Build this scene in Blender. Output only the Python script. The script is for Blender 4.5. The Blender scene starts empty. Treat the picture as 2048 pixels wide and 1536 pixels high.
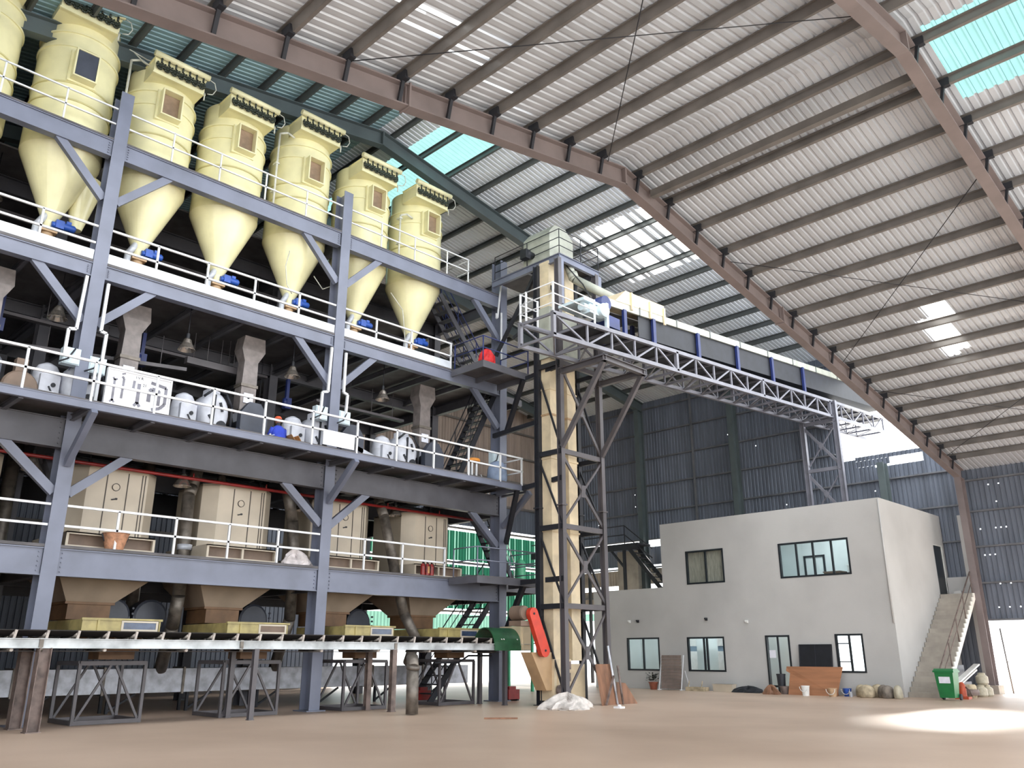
import bpy, math, random
from mathutils import Vector as V, Matrix
R_ = random.Random(7)
C = bpy.context.scene.collection
PI = math.pi
# ------------------------------------------------------------------ materials
def lin(c):
    c = c/255.0
    return c/12.92 if c <= .04045 else ((c+.055)/1.055)**2.4
def col(r, g, b): return (lin(r), lin(g), lin(b), 1)
MATS = {}
def mat(name, rgb, rough=.5, metal=0., var=.12, scale=2.5, bump=0., bscale=30., stretch=None, rgb2=None):
    m = bpy.data.materials.new(name); m.use_nodes = True
    nt = m.node_tree; N = nt.nodes; L = nt.links
    p = N['Principled BSDF']; p.inputs['Roughness'].default_value = rough; p.inputs['Metallic'].default_value = metal
    tc = N.new('ShaderNodeTexCoord'); mp = N.new('ShaderNodeMapping')
    L.new(tc.outputs['Object'], mp.inputs['Vector'])
    if stretch: mp.inputs['Scale'].default_value = stretch
    no = N.new('ShaderNodeTexNoise'); no.inputs['Scale'].default_value = scale; no.inputs['Detail'].default_value = 6
    L.new(mp.outputs['Vector'], no.inputs['Vector'])
    rp = N.new('ShaderNodeValToRGB')
    a = col(*rgb); b = col(*(rgb2 or tuple(max(0, c*(1-var*1.6)) for c in rgb)))
    rp.color_ramp.elements[0].position = .3; rp.color_ramp.elements[0].color = b
    rp.color_ramp.elements[1].position = .62; rp.color_ramp.elements[1].color = a
    L.new(no.outputs['Fac'], rp.inputs['Fac']); L.new(rp.outputs['Color'], p.inputs['Base Color'])
    if bump:
        n2 = N.new('ShaderNodeTexNoise'); n2.inputs['Scale'].default_value = bscale; n2.inputs['Detail'].default_value = 4
        L.new(tc.outputs['Object'], n2.inputs['Vector'])
        bp = N.new('ShaderNodeBump'); bp.inputs['Strength'].default_value = bump; bp.inputs['Distance'].default_value = .02
        L.new(n2.outputs['Fac'], bp.inputs['Height']); L.new(bp.outputs['Normal'], p.inputs['Normal'])
    MATS[name] = m
    return m
def sheer(name, rgb, amt=.75):            # translucent plastic roofing: passes daylight, diffuses it
    m = bpy.data.materials.new(name); m.use_nodes = True
    nt = m.node_tree; N = nt.nodes; L = nt.links; N.remove(N['Principled BSDF'])
    o = N['Material Output']; t = N.new('ShaderNodeBsdfTranslucent'); d = N.new('ShaderNodeBsdfDiffuse')
    tc = N.new('ShaderNodeTexCoord'); no = N.new('ShaderNodeTexNoise'); no.inputs['Scale'].default_value = 1.5
    L.new(tc.outputs['Object'], no.inputs['Vector'])
    mx = N.new('ShaderNodeMixRGB'); mx.inputs[1].default_value = col(*rgb); mx.inputs[2].default_value = col(*[c*.86 for c in rgb])
    L.new(no.outputs['Fac'], mx.inputs[0]); L.new(mx.outputs[0], t.inputs['Color']); L.new(mx.outputs[0], d.inputs['Color'])
    ms = N.new('ShaderNodeMixShader'); ms.inputs[0].default_value = amt
    L.new(d.outputs[0], ms.inputs[1]); L.new(t.outputs[0], ms.inputs[2]); L.new(ms.outputs[0], o.inputs['Surface'])
    MATS[name] = m; return m
def glassm(name, tint, alpha=.75):
    m = bpy.data.materials.new(name); m.use_nodes = True
    nt = m.node_tree; N = nt.nodes; L = nt.links; N.remove(N['Principled BSDF']); o = N['Material Output']
    t = N.new('ShaderNodeBsdfTransparent'); t.inputs['Color'].default_value = col(*tint)
    g = N.new('ShaderNodeBsdfGlossy'); g.inputs['Roughness'].default_value = .05
    lw = N.new('ShaderNodeLayerWeight'); pw = N.new('ShaderNodeMath'); pw.operation = 'POWER'; pw.inputs[1].default_value = 4; L.new(lw.outputs['Facing'], pw.inputs[0])
    f = N.new('ShaderNodeMath'); f.operation = 'MULTIPLY_ADD'; f.inputs[1].default_value = .6; f.inputs[2].default_value = .035; L.new(pw.outputs[0], f.inputs[0])
    ms = N.new('ShaderNodeMixShader'); L.new(f.outputs[0], ms.inputs[0]); L.new(t.outputs[0], ms.inputs[1]); L.new(g.outputs[0], ms.inputs[2])
    L.new(ms.outputs[0], o.inputs['Surface']); MATS[name] = m; return m
def lampm(name, rgb, st):
    m = bpy.data.materials.new(name); m.use_nodes = True
    p = m.node_tree.nodes['Principled BSDF']
    p.inputs['Emission Color'].default_value = col(*rgb); p.inputs['Emission Strength'].default_value = st; MATS[name] = m; return m
M_ = MATS
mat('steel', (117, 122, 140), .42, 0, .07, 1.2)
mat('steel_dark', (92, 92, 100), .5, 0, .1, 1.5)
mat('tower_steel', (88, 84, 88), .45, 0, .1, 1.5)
mat('deck', (96, 93, 96), .65, 0, .15, 2)
mat('rail_white', (226, 228, 232), .4, 0, .05, 3)
mat('kick_white', (216, 222, 232), .45, 0, .08, 2)
mat('cream', (234, 228, 184), .2, 0, .05, 1.4)
mat('cream_seam', (206, 198, 146), .35, 0, .05, 2)
mat('valve', (62, 68, 58), .4, .4, .2, 12)
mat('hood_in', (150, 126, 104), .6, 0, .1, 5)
mat('galv', (204, 208, 218), .38, .2, .14, 4)
mat('duct_grey', (132, 124, 122), .42, .1, .14, 4)
mat('galv_dark', (128, 120, 112), .45, .45, .25, 4)
mat('outlet_tan', (190, 158, 122), .5, 0, .08, 2)
mat('blue', (38, 84, 176), .4, 0, .1, 6)
mat('navy', (34, 48, 106), .45, 0, .12, 3)
mat('roof_sheet', (196, 202, 212), .36, .1, .03, .8, stretch=(.2, 1, 1))
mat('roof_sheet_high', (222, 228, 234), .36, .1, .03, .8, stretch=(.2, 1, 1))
mat('roof_sheet_teal_lit', (140, 172, 178), .36, .1, .05, .8, stretch=(.2, 1, 1))  # teal light from the ridge vent put into the sheet colour
mat('rafter', (128, 117, 117), .5, 0, .08, 1.2)
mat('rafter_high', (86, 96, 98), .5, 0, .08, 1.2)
mat('purlin', (124, 120, 118), .45, .2, .1, 1.5)
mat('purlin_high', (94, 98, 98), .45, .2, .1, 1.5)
mat('clad', (120, 127, 141), .42, .3, .1, .8, stretch=(3, 3, .3))
mat('clad_back', (176, 160, 150), .5, .1, .12, .8, stretch=(3, 3, .3))
mat('girt', (118, 120, 126), .5, .2, .1, 2)
mat('floor', (202, 177, 157), .46, 0, .1, .22, .12, 14, rgb2=(178, 153, 133))
mat('yard', (214, 208, 198), .8, 0, .08, .3)
mat('plaster', (192, 191, 190), .75, 0, .04, .5, .1, 18)
mat('plaster_in', (214, 222, 222), .8, 0, .03, 1)
mat('black_frame', (34, 40, 46), .4, 0, .1, 6)
mat('room_blue', (130, 150, 168), .7, 0, .1, 2)
mat('curtain', (232, 216, 194), .85, 0, .12, 3, stretch=(1, 8, 1))
mat('cab', (200, 188, 170), .42, 0, .05, 1.2)
mat('hopper', (150, 133, 117), .5, 0, .08, 1.4)  # cabinet cream darkened; the shade under the deck is in this colour
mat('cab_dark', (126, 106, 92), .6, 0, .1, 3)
mat('seam', (80, 74, 70), .6, 0, .1, 5)
mat('brown', (118, 88, 62), .6, 0, .12, 3)
mat('yellow', (178, 162, 106), .45, 0, .12, 4)
mat('glass_box', (70, 84, 112), .15, 0, .15, 6)
mat('machine_white', (206, 208, 218), .38, 0, .08, 3)
mat('tool_grey', (128, 128, 140), .5, 0, .05, 5)
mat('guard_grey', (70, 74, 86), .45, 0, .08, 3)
mat('board_white', (240, 241, 246), .5, 0, .02, 3)
mat('junction', (206, 222, 230), .4, 0, .05, 6)
mat('rust', (128, 112, 106), .6, .1, .2, 5)
mat('belt', (48, 42, 40), .7, 0, .2, 4)
mat('conv_rail', (196, 200, 202), .45, .3, .2, 2.2)
mat('idler', (188, 178, 170), .5, .2, .15, 8)
mat('green_guard', (44, 92, 62), .35, 0, .12, 4)
mat('red_guard', (204, 62, 42), .45, 0, .08, 3)
mat('red', (140, 34, 32), .4, 0, .1, 6)
mat('redbag', (214, 40, 44), .6, 0, .1, 6)
mat('ivory', (226, 208, 176), .42, 0, .1, 1.6)
mat('gantry', (124, 124, 134), .42, .1, .08, 2)
mat('cover_cream', (226, 206, 172), .5, 0, .06, 2)
mat('conv_cream', (178, 180, 168), .45, 0, .1, 2)
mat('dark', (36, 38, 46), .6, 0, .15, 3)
mat('lampalu', (200, 190, 180), .25, .85, .1, 8)
mat('ply', (174, 120, 86), .55, 0, .1, 1.6, stretch=(1, .4, 4))
mat('blackboard', (34, 36, 42), .45, 0, .15, 3)
mat('bin_green', (24, 116, 62), .4, 0, .06, 4)
mat('white_plastic', (232, 232, 230), .4, 0, .04, 6)
mat('tan_plastic', (196, 162, 128), .5, 0, .1, 6)
mat('sack', (196, 180, 152), .85, 0, .18, 5, .4, 25)
mat('sack_grey', (142, 132, 122), .85, 0, .2, 5, .4, 25)
mat('jerry', (186, 178, 158), .45, 0, .1, 6)
mat('tarp', (222, 214, 208), .75, 0, .14, 4)
mat('louver', (136, 120, 112), .6, 0, .12, 3)
mat('rubber', (50, 50, 54), .7, 0, .15, 6)
mat('board_brown', (140, 100, 76), .6, 0, .15, 2.5, stretch=(3, 3, .5))
mat('concrete', (172, 164, 154), .8, 0, .1, 1.5, .2, 20)
mat('stair_white', (232, 230, 224), .7, 0, .05, 2)
mat('cardboard', (204, 152, 100), .8, 0, .1, 4)
mat('basket', (196, 144, 112), .75, 0, .15, 9, .5, 40)
mat('shirt', (52, 74, 196), .8, 0, .08, 8)
mat('stripe', (200, 210, 236), .8, 0, .05, 8)
mat('trousers', (52, 52, 66), .85, 0, .1, 8)
mat('skin', (150, 102, 78), .55, 0, .05, 8)
mat('hair', (34, 26, 22), .7, 0, .2, 20)
mat('orange', (226, 98, 62), .45, 0, .05, 6)
mat('bulk_blue', (142, 158, 186), .8, 0, .12, 3)
mat('white_soft', (214, 206, 206), .8, 0, .12, 5)
mat('orange_ring', (232, 150, 52), .5, 0, .08, 6)
mat('foliage', (50, 52, 46), .8, 0, .2, 8)
mat('terracotta', (150, 84, 62), .7, 0, .1, 6)
mat('pump', (190, 82, 52), .5, 0, .12, 6)
mat('cyl_green', (80, 172, 132), .4, 0, .08, 4)
mat('cable', (206, 206, 196), .5, 0, .05, 8)
mat('paper', (232, 234, 246), .7, 0, .03, 8)
sheer('skylight', (246, 246, 242), .9)
sheer('teal_sheet', (96, 130, 128), .8)
sheer('green_sheet', (24, 66, 50), .75)
sheer('pale_green', (96, 132, 118), .8)
glassm('glass', (238, 243, 245))
lampm('tube', (246, 250, 250), 40)
# ------------------------------------------------------------------ mesh builder
class B:
    def __init__(s): s.v = []; s.f = []; s.m = []; s.s = []
    def add(s, vs, fs, mi=0, sm=False):
        n = len(s.v); s.v += [tuple(p) for p in vs]
        for f in fs: s.f.append([i+n for i in f]); s.m.append(mi); s.s.append(sm)
    def box(s, x0, y0, z0, x1, y1, z1, mi=0):
        s.add([(x0,y0,z0),(x1,y0,z0),(x1,y1,z0),(x0,y1,z0),(x0,y0,z1),(x1,y0,z1),(x1,y1,z1),(x0,y1,z1)],
              [(0,3,2,1),(4,5,6,7),(0,1,5,4),(1,2,6,5),(2,3,7,6),(3,0,4,7)], mi); return s
    def bar(s, p, q, w, h, up=(0,0,1), mi=0, off=(0,0)):
        p = V(p); q = V(q); d = (q-p).normalized(); u = V(up); a = d.cross(u)
        if a.length < 1e-4: a = d.cross(V((1,0,0)))
        a.normalize(); u = a.cross(d); c = a*off[0]+u*off[1]; vs = []
        for e in (p, q):
            for i, j in ((-1,-1),(1,-1),(1,1),(-1,1)): vs.append(e+c+a*(i*w/2)+u*(j*h/2))
        s.add(vs, [(0,1,2,3),(7,6,5,4),(0,4,5,1),(1,5,6,2),(2,6,7,3),(3,7,4,0)], mi); return s
    def ib(s, p, q, w, h, tf=.025, tw=.02, up=(0,0,1), mi=0):
        s.bar(p, q, w, tf, up, mi, (0, h/2-tf/2)); s.bar(p, q, w, tf, up, mi, (0, -h/2+tf/2)); s.bar(p, q, tw, h-2*tf, up, mi); return s
    def tube(s, p, q, r, n=10, r2=None, mi=0, cap=True):
        p = V(p); q = V(q); d = (q-p).normalized(); a = d.orthogonal().normalized(); b = d.cross(a)
        r2 = r if r2 is None else r2; vs = []
        for e, k in ((p, r), (q, r2)):
            for i in range(n):
                t = 2*PI*i/n; vs.append(e+(a*math.cos(t)+b*math.sin(t))*k)
        s.add(vs, [(i, (i+1) % n, n+(i+1) % n, n+i) for i in range(n)], mi, True)
        if cap:
            m = len(s.v)-2*n
            s.f += [[m+i for i in range(n)][::-1], [m+n+i for i in range(n)]]; s.m += [mi, mi]; s.s += [False, False]
        return s
    def path(s, pts, r, n=8, mi=0):
        for a, b in zip(pts, pts[1:]): s.tube(a, b, r, n, mi=mi)
        return s
    def ring(s, rings, mi=0, sm=True, cap=True, close=True):
        n = len(rings[0]); o = len(s.v); vs = [p for r in rings for p in r]
        fs = []
        for k in range(len(rings)-1):
            for i in range(n if close else n-1): fs.append((k*n+i, k*n+(i+1) % n, (k+1)*n+(i+1) % n, (k+1)*n+i))
        s.add(vs, fs, mi, sm)
        if cap:
            s.f += [[o+i for i in range(n)][::-1], [o+(len(rings)-1)*n+i for i in range(n)]]; s.m += [mi, mi]; s.s += [False, False]
        return s
    def lathe(s, prof, c=(0,0,0), n=32, mi=0, axis=2, sharp=True):
        def rr(r, z):
            o = []
            for i in range(n):
                t = 2*PI*i/n; p = [r*math.cos(t), r*math.sin(t), z]
                if axis == 0: p = [p[2], p[0], p[1]]
                if axis == 1: p = [p[1], p[2], p[0]]
                o.append((c[0]+p[0], c[1]+p[1], c[2]+p[2]))
            return o
        if sharp:
            for k, (a, b) in enumerate(zip(prof, prof[1:])): s.ring([rr(*a), rr(*b)], mi, True, False)
            for (r, z), fl in ((prof[0], 1), (prof[-1], 0)):
                if r > 1e-3: s.add(rr(r, z), [list(range(n))[::-1] if fl else list(range(n))], mi)
        else: s.ring([rr(*a) for a in prof], mi, True, True)
        return s
    def prism(s, poly, vec, mi=0):
        n = len(poly); v = V(vec); a = [V(p) for p in poly]; b = [p+v for p in a]
        s.add(a+b, [list(range(n))[::-1], [n+i for i in range(n)]]+[(i, (i+1) % n, n+(i+1) % n, n+i) for i in range(n)], mi); return s
    def quad(s, a, b, c, d, mi=0): s.add([a, b, c, d], [(0,1,2,3)], mi); return s
def mk(name, b, ms, org=(0,0,0)):
    me = bpy.data.meshes.new(name); o = V(org)
    me.from_pydata([tuple(V(p)-o) for p in b.v], [], b.f)
    ms = ms if isinstance(ms, (list, tuple)) else [ms]
    for x in ms: me.materials.append(M_[x])
    me.polygons.foreach_set('material_index', b.m); me.polygons.foreach_set('use_smooth', b.s); me.update()
    ob = bpy.data.objects.new(name, me); C.objects.link(ob); return ob
def tag(o, label=None, cat=None, group=None, kind=None):
    if label: o['label'] = label
    if cat: o['category'] = cat
    if group: o['group'] = group
    if kind: o['kind'] = kind
    return o
def thing(name, label, cat, loc=(0,0,0), group=None):
    o = bpy.data.objects.new(name, None); C.objects.link(o); o.location = loc; o.empty_display_size = .2
    o['org'] = list(loc); return tag(o, label, cat, group)
def part(name, b, ms, par, label=None):
    org = tuple(par['org']); o = mk(name, b, ms, org); o.parent = par; o['org'] = list(org)
    if label: o['label'] = label
    return o
def solo(name, b, ms, label, cat=None, group=None, kind=None):
    xs = [p[0] for p in b.v]; ys = [p[1] for p in b.v]; zs = [p[2] for p in b.v]
    org = ((min(xs)+max(xs))/2, (min(ys)+max(ys))/2, min(zs))
    o = mk(name, b, ms, org); o.location = org; o['org'] = list(org); return tag(o, label, cat, group, kind)
def dup(root, delta, label=None, group=None):
    d = V(delta)
    r = root.copy(); C.objects.link(r); r.location = root.location+d; r['org'] = list(r.location)
    if label: r['label'] = label
    if group: r['group'] = group
    for ch in list(root.children):
        c = ch.copy(); C.objects.link(c); c.parent = r
        for g in list(ch.children):
            e = g.copy(); C.objects.link(e); e.parent = c
    return r
ORD = ['first','second','third','fourth','fifth','sixth','seventh','eighth','ninth','tenth','eleventh','twelfth','thirteenth','fourteenth','fifteenth','sixteenth','seventeenth','eighteenth','nineteenth','twentieth','twenty-first','twenty-second']
def corr(b, o, eu, ev, n, ulen, vc, per=.2, dep=.035, cell=None, pins=(), mi=0):
    """ribbed sheet: profile runs along eu, ribs along ev; cell(u, v) -> material index or None for a gap"""
    o, eu, ev, n = V(o), V(eu), V(ev), V(n); vc = sorted(vc); 
    pins = [(math.floor(pu/per)*per+.77*per, pv) for pu, pv in pins]
    for (pu, pv) in pins: vc += [pv-.025, pv+.025]
    vc = sorted(set(vc)); us = []; u = 0
    while u < ulen-1e-6:
        for du, h in ((0,0),(.55,0),(.66,1),(.89,1)):
            if u+du*per < ulen-1e-4: us.append((u+du*per, h*dep))
        u += per
    us.append((ulen, 0)); k = len(us)
    vs = [o+eu*uu+n*h+ev*vv for vv in vc for uu, h in us]; fs = []; mm = []
    for j in range(len(vc)-1):
        vm = (vc[j]+vc[j+1])/2
        for i in range(k-1):
            um = (us[i][0]+us[i+1][0])/2
            if any(abs(pv-vm) < .02 and us[i][0]-.001 <= pu < us[i+1][0] for pu, pv in pins): continue
            mi_ = cell(um, vm) if cell else mi
            if mi_ is None: continue
            fs.append((j*k+i, j*k+i+1, (j+1)*k+i+1, (j+1)*k+i)); mm.append(mi_)
    q = len(b.v); b.v += [tuple(p) for p in vs]
    for f, m in zip(fs, mm): b.f.append([i+q for i in f]); b.m.append(m); b.s.append(False)
    return b
# ================================================================== SETTING
RX, S = 15.34, .185                        # ridge line and roof pitch
def za(x): return 12.93-S*abs(x-RX)        # underside of the lower portal rafters
SB = .172
def zb(x): return 19.2-SB*abs(x-RX)        # underside of the higher portal rafters
b = B(); b.box(-8, -3.2, -.2, 39.9, 36.2, 0)
fl = solo('floor', b, 'floor', 'dusty tan concrete floor of the hall', 'floor', kind='structure')
b = B(); b.box(-70, -70, -.5, 110, 110, -.21); solo('ground', b, 'yard', 'pale sunlit yard outside the hall', 'ground', kind='structure')
# --- lower roof (over the camera)
nf = V((S, 0, 1)).normalized(); eL = math.sqrt(1+S*S)
def roofsheet(b, y0, y1, x0, x1, zf, off, cell, cuts):
    sg = 1 if x1 > x0 else -1
    ev = V((sg, 0, -(S if zf is za else SB)))   # downhill away from the ridge, per unit of x
    corr(b, (x0, y0, zf(x0)+off), (0,1,0), ev, (0,0,1), y1-y0, cuts, .2, .035, cell)
AOFF = .74
gapsA = [(6.9, 8.2, 9.35), (6.9, 9.3, 9.85), (8.3, 9.4, 9.2), (8.3, 9.4, 10.1), (9.6, 10.6, 10.5), (6.3, 7.4, 9.5), (10.8, 11.6, 10.8)]
def cellA_far(u, v):
    x, y = RX+v, -2.9+u
    if (7.1 < y < 7.42 and 25.4 < x < 26.9) or (7.4 < y < 7.85 and 25.6 < x < 29.0) or (7.82 < y < 8.25 and 26.6 < x < 29.3): return 1
    if 0.35 < v < 2.75 and y < 3.9: return 2
    return 0
def cellA_near(u, v):
    x, y = RX-v, -2.9+u
    for a, c, d in gapsA:
        if a < x < c and abs(y-d) < .03: return 1
    return 0
b = B(); cuts = [0, .35, 2.75, 10.06, 10.26, 11.26, 11.56, 13.66, 13.96, 18, 24.3]; roofsheet(b, -2.9, 11.6, RX, 40, za, AOFF, cellA_far, cuts)
solo('ceiling', b, ['roof_sheet', 'skylight', 'teal_sheet'], 'ribbed grey metal roof sheeting on the far slope of the lower roof', 'roof', kind='structure')
b = B(); cuts = sorted(set([0, 22.9]+[RX-a for g in gapsA for a in g[:2]])); roofsheet(b, -2.9, 11.6, RX, -8, za, AOFF, cellA_near, cuts)
solo('ceiling', b, ['roof_sheet', 'skylight'], 'ribbed grey metal roof sheeting on the near slope of the lower roof', 'roof', kind='structure')
BOFF = .82
def cellB_far(u, v):
    x, y = RX+v, 13.4+u
    if 1.3 < v < 3.3: return 2
    if 9.2 < v < 13.4 and any(a < y < c for a, c in ((17.0, 17.4), (17.6, 17.75), (18.0, 18.5), (18.7, 19.5), (19.75, 19.85), (20.0, 20.35), (20.6, 20.7))): return 1
    return 0
def cellB_near(u, v): return 0
b = B(); roofsheet(b, 13.4, 36, RX, 40, zb, BOFF, cellB_far, [0, 1.3, 3.3, 9.2, 13.4, 24.4])
solo('ceiling', b, ['roof_sheet_high', 'skylight', 'teal_sheet'], 'ribbed metal sheeting on the far slope of the taller roof', 'roof', kind='structure')
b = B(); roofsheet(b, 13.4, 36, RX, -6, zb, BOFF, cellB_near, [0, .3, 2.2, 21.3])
solo('ceiling', b, ['roof_sheet_teal_lit', 'skylight', 'teal_sheet'], 'ribbed metal sheeting on the near slope of the taller roof, above the silos', 'roof', kind='structure')
# --- portal frames
def rafter(name, y, zf, x0, x1, dep, m, label, group, zc0, lugs=(), w=.26, ctop=None):
    t = thing(name, label, 'roof beam', (RX, y, 0), group)
    for xa, xb, nm in ((x0, RX, 'rafter'), (RX, x1, 'rafter')):
        bb = B(); p = (xa, y, zf(xa)+dep/2); q = (xb, y, zf(xb)+dep/2); bb.ib(p, q, w, dep, .03, .02); part(nm, bb, m, t)
    bb = B(); bb.box(RX-.03, y-w/2, zf(RX), RX+.03, y+w/2, zf(RX)+dep); part('ridge_plate', bb, m, t)
    bb = B(); bb.ib((x1-.35, y, zc0), (x1-.35, y, ctop or zf(x1-.35)+.05), w, .5, .03, .02, up=(1,0,0)); part('column', bb, m, t)
    for x in lugs:
        bb = B(); bb.bar((x, y-w/2-.02, zf(x)+dep), (x, y-.05, zf(x)+.04), .07, .06); bb.box(x-.06, y-w/2-.16, zf(x)+dep-.02, x+.06, y-.02, zf(x)+dep+.16); part('fly_brace', bb, 'dark', t)
    for x in (RX-7, RX+8):
        bb = B(); bb.box(x-.02, y-w/2-.03, zf(x)-.03, x+.02, y+w/2+.03, zf(x)+dep+.02); bb.box(x-.06, y-.07, zf(x), x+.06, y+.07, zf(x)+dep); part('splice_plate', bb, m, t)
    return t
PA_far = [15.85+1.36*k for k in range(17)]; PA_near = [14.35-1.24*k for k in range(18)]
G1 = 'portal beams under the lower roof'; G2 = 'portal beams under the taller roof'
rafter('portal_frame', 11.23, za, -7.5, 38.85, .5, 'rafter', 'long brown-grey roof beam sloping down to the column beside the stairs', G1, 0, PA_far+PA_near[:12])
rafter('portal_frame', 4.2, za, -7.5, 38.85, .5, 'rafter', 'brown-grey roof beam crossing the top right corner of the lower roof', G1, 0, PA_far[:9])
rafter('portal_frame', -2.6, za, -7.5, 38.85, .5, 'rafter', 'brown-grey roof beam at the open end of the lower roof', G1, 0)
for y, z0, lab in ((14.5, 7.3, 'dark roof beam of the taller roof nearest the lower roof'), (22.0, 7.3, 'dark teal-grey roof beam over the silos, running down behind the elevator tower'), (28.1, 0, 'dark roof beam whose column stands left of the office roof'), (34.2, 0, 'dark roof beam of the taller roof along the back wall')):
    rafter('portal_frame', y, zb, -5.5, 39.2, .58, 'rafter_high', lab, G2, z0, w=.3, ctop=9.9 if y < 15 else None)
# --- purlins: one object each
def purlins(xs, zf, off, y0, y1, m, where, group):
    for i, x in enumerate(xs):
        bb = B(); z = zf(x)+off; up = V((S if x > RX else -S, 0, 1)); p = (x, y0, z+.11); q = (x, y1, z+.11)
        bb.bar(p, q, .02, .2, up); bb.bar(p, q, .075, .015, up, 0, (.03, -.1)); bb.bar(p, q, .075, .015, up, 0, (-.03, .1))
        solo('roof_purlin', bb, m, 'grey roof purlin, %s from the ridge down the %s' % (ORD[i], where), 'purlin', group)
purlins(PA_far, za, .51, -2.9, 11.55, 'purlin', 'far slope of the lower roof', 'purlins under the lower roof')
purlins(PA_near, za, .51, -2.9, 11.55, 'purlin', 'near slope of the lower roof', 'purlins under the lower roof')
purlins([15.8+1.36*k for k in range(17)], zb, .59, 13.5, 35.9, 'purlin_high', 'far slope of the taller roof', 'purlins under the taller roof')
purlins([14.6-1.36*k for k in range(14)], zb, .59, 13.5, 35.9, 'purlin_high', 'near slope of the taller roof', 'purlins under the taller roof')
# eave strut and cross-bracing rods under the lower roof
bb = B(); bb.bar((16.45, 11.1, za(16.4)+.36), (16.45, 4.3, za(16.4)+.36), .16, .2); solo('roof_strut', bb, 'purlin', 'thicker grey strut between the two lower roof beams, just past the ridge', 'roof strut')
rods = [((6.9,11.1),(14.1,4.3),'thin rod crossing the near slope from above the silos'), ((14.6,11.1),(7.5,4.3),'thin rod crossing the near slope towards the top edge'), ((20.3,11.1),(27.5,4.3),'thin bracing rod on the far slope, upper bay, running away from ridge'), ((27.5,11.1),(20.3,4.3),'thin bracing rod on the far slope, upper bay, running up to ridge'), ((30,11.1),(37,4.3),'thin bracing rod near the eave running to the right wall'), ((37,11.1),(30,4.3),'thin bracing rod near the eave starting at the stair column')]
for (p, q, lab) in rods:
    bb = B(); bb.tube((p[0], p[1], za(p[0])+.47), (q[0], q[1], za(q[0])+.47), .011, 6); solo('bracing_rod', bb, 'dark', lab, 'bracing rod', 'bracing rods under the lower roof')
# --- walls
bb = B(); XW = 39.6
def panel(y0, y1, z0, z1, mi=0, pins=()):
    corr(bb, (XW, y0, 0), (0,1,0), (0,0,1), (1,0,0), y1-y0, [z0, z1], .2, .035, None, [(y-y0, z) for y, z in pins], mi)
rr = random.Random(3)
pinA = [(rr.uniform(9.9, 11.1), rr.choice([3.35, 4.3, 4.95, 5.5, 6.6, 7.7, 8.45])) for _ in range(20)]
panel(-2.9, 11.5, 2.85, 9.35, 0, pinA)
panel(11.5, 12.9, 0, 16.2); panel(12.9, 15.1, 0, 9.9); panel(15.1, 16, 2.7, 10.0, 0, [(15.2, 8.8)]); panel(15.1, 18.2, 0, .35); panel(14.4, 16, 10.0, 10.3); panel(12.9, 16, 10.3, 10.5); panel(12.9, 16.8, 14.4, 16.2)
panel(16, 16.8, 2.7, 10.4); panel(16.8, 18.2, 2.7, 16.2); panel(18.2, 23.2, 0, 16.2, 0, [(22.6, 12.9), (22.3, 12.8), (18.4, 9.0), (19.7, 8.7), (21.1, 12.0)])
panel(23.2, 26.6, 4.4, 16.2); panel(26.6, 36, 7.7, 16.2, 0, [(29.1, 10.4), (29.1, 9.7), (32, 8.9)]); panel(26.6, 36, 3.35, 3.75, 1); panel(26.6, 36, 4.0, 5.0, 2); panel(26.6, 36, 5.25, 6.1, 2); panel(26.6, 36, 6.3, 7.3, 0)
wr = solo('wall_right', bb, ['clad', 'pale_green', 'concrete'], 'dark blue-grey ribbed metal end wall behind the office', 'wall', kind='structure')
for z in (2.85, 4.35, 5.85, 7.35, 8.7):
    g = B(); g.box(XW-.16, -2.9, z-.035, XW-.01, 11.4, z+.035); part('girt', g, 'girt', wr)
for z in (4.6, 6.15, 7.7, 9.25, 10.8, 12.35, 13.9, 15.4):
    if z != 10.8:
        g = B(); g.box(XW-.16, 11.6 if z < 10 or z > 14 else 16.9, z-.035, XW-.01, 35.9, z+.035)
    else: g = B(); g.box(XW-.16, 16.9, z-.035, XW-.01, 35.9, z+.035)
    part('girt', g, 'girt', wr)
for y in (24.9, 18.4):
    g = B(); g.box(XW-.2, y-.05, 4, XW-.12, y+.05, 15.6); part('sag_post', g, 'girt', wr)
bb = B()
def bp(x0, x1, z0, z1, mi=0):
    cell = (lambda u, v: 3 if (u % 1.1) > .99 or (u % .33) > .3 else 2) if mi == 2 else None
    corr(bb, (x0, 36, 0), (1,0,0), (0,0,1), (0,1,0), x1-x0, [z0, z1], .22, .035, cell, (), mi)
bp(-6, 39.6, 10.0, 19.9, 0); bp(-6, 39.6, 8.55, 10.0, 1); bp(24, 39.6, 6.55, 8.2, 2); bp(24, 39.6, 3.9, 6.3, 2); bp(-6, 24, 3.9, 8.55, 1); bp(24, 39.6, 2.2, 3.6, 3); bp(-6, 24, 0, 3.9, 1)
wb = solo('wall_back', bb, ['clad_back', 'clad', 'green_sheet', 'pale_green'], 'far side wall of pinkish sheeting above green translucent sheets', 'wall', kind='structure')
for z in (2.1, 3.75, 6.42, 8.35, 10, 11.6, 13.2, 14.8, 16.4):
    g = B(); g.box(-6, 35.8, z-.05, 39.4, 35.97, z+.05); part('girt', g, 'purlin', wb)
bb = B(); corr(bb, (-5.9, 13.4, 0), (0,1,0), (0,0,1), (-1,0,0), 22.6, [0, 15.8], .2, .035, None, (), 0)
solo('wall_left', bb, 'clad', 'ribbed metal side wall beyond the left end of the plant', 'wall', kind='structure')
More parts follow.
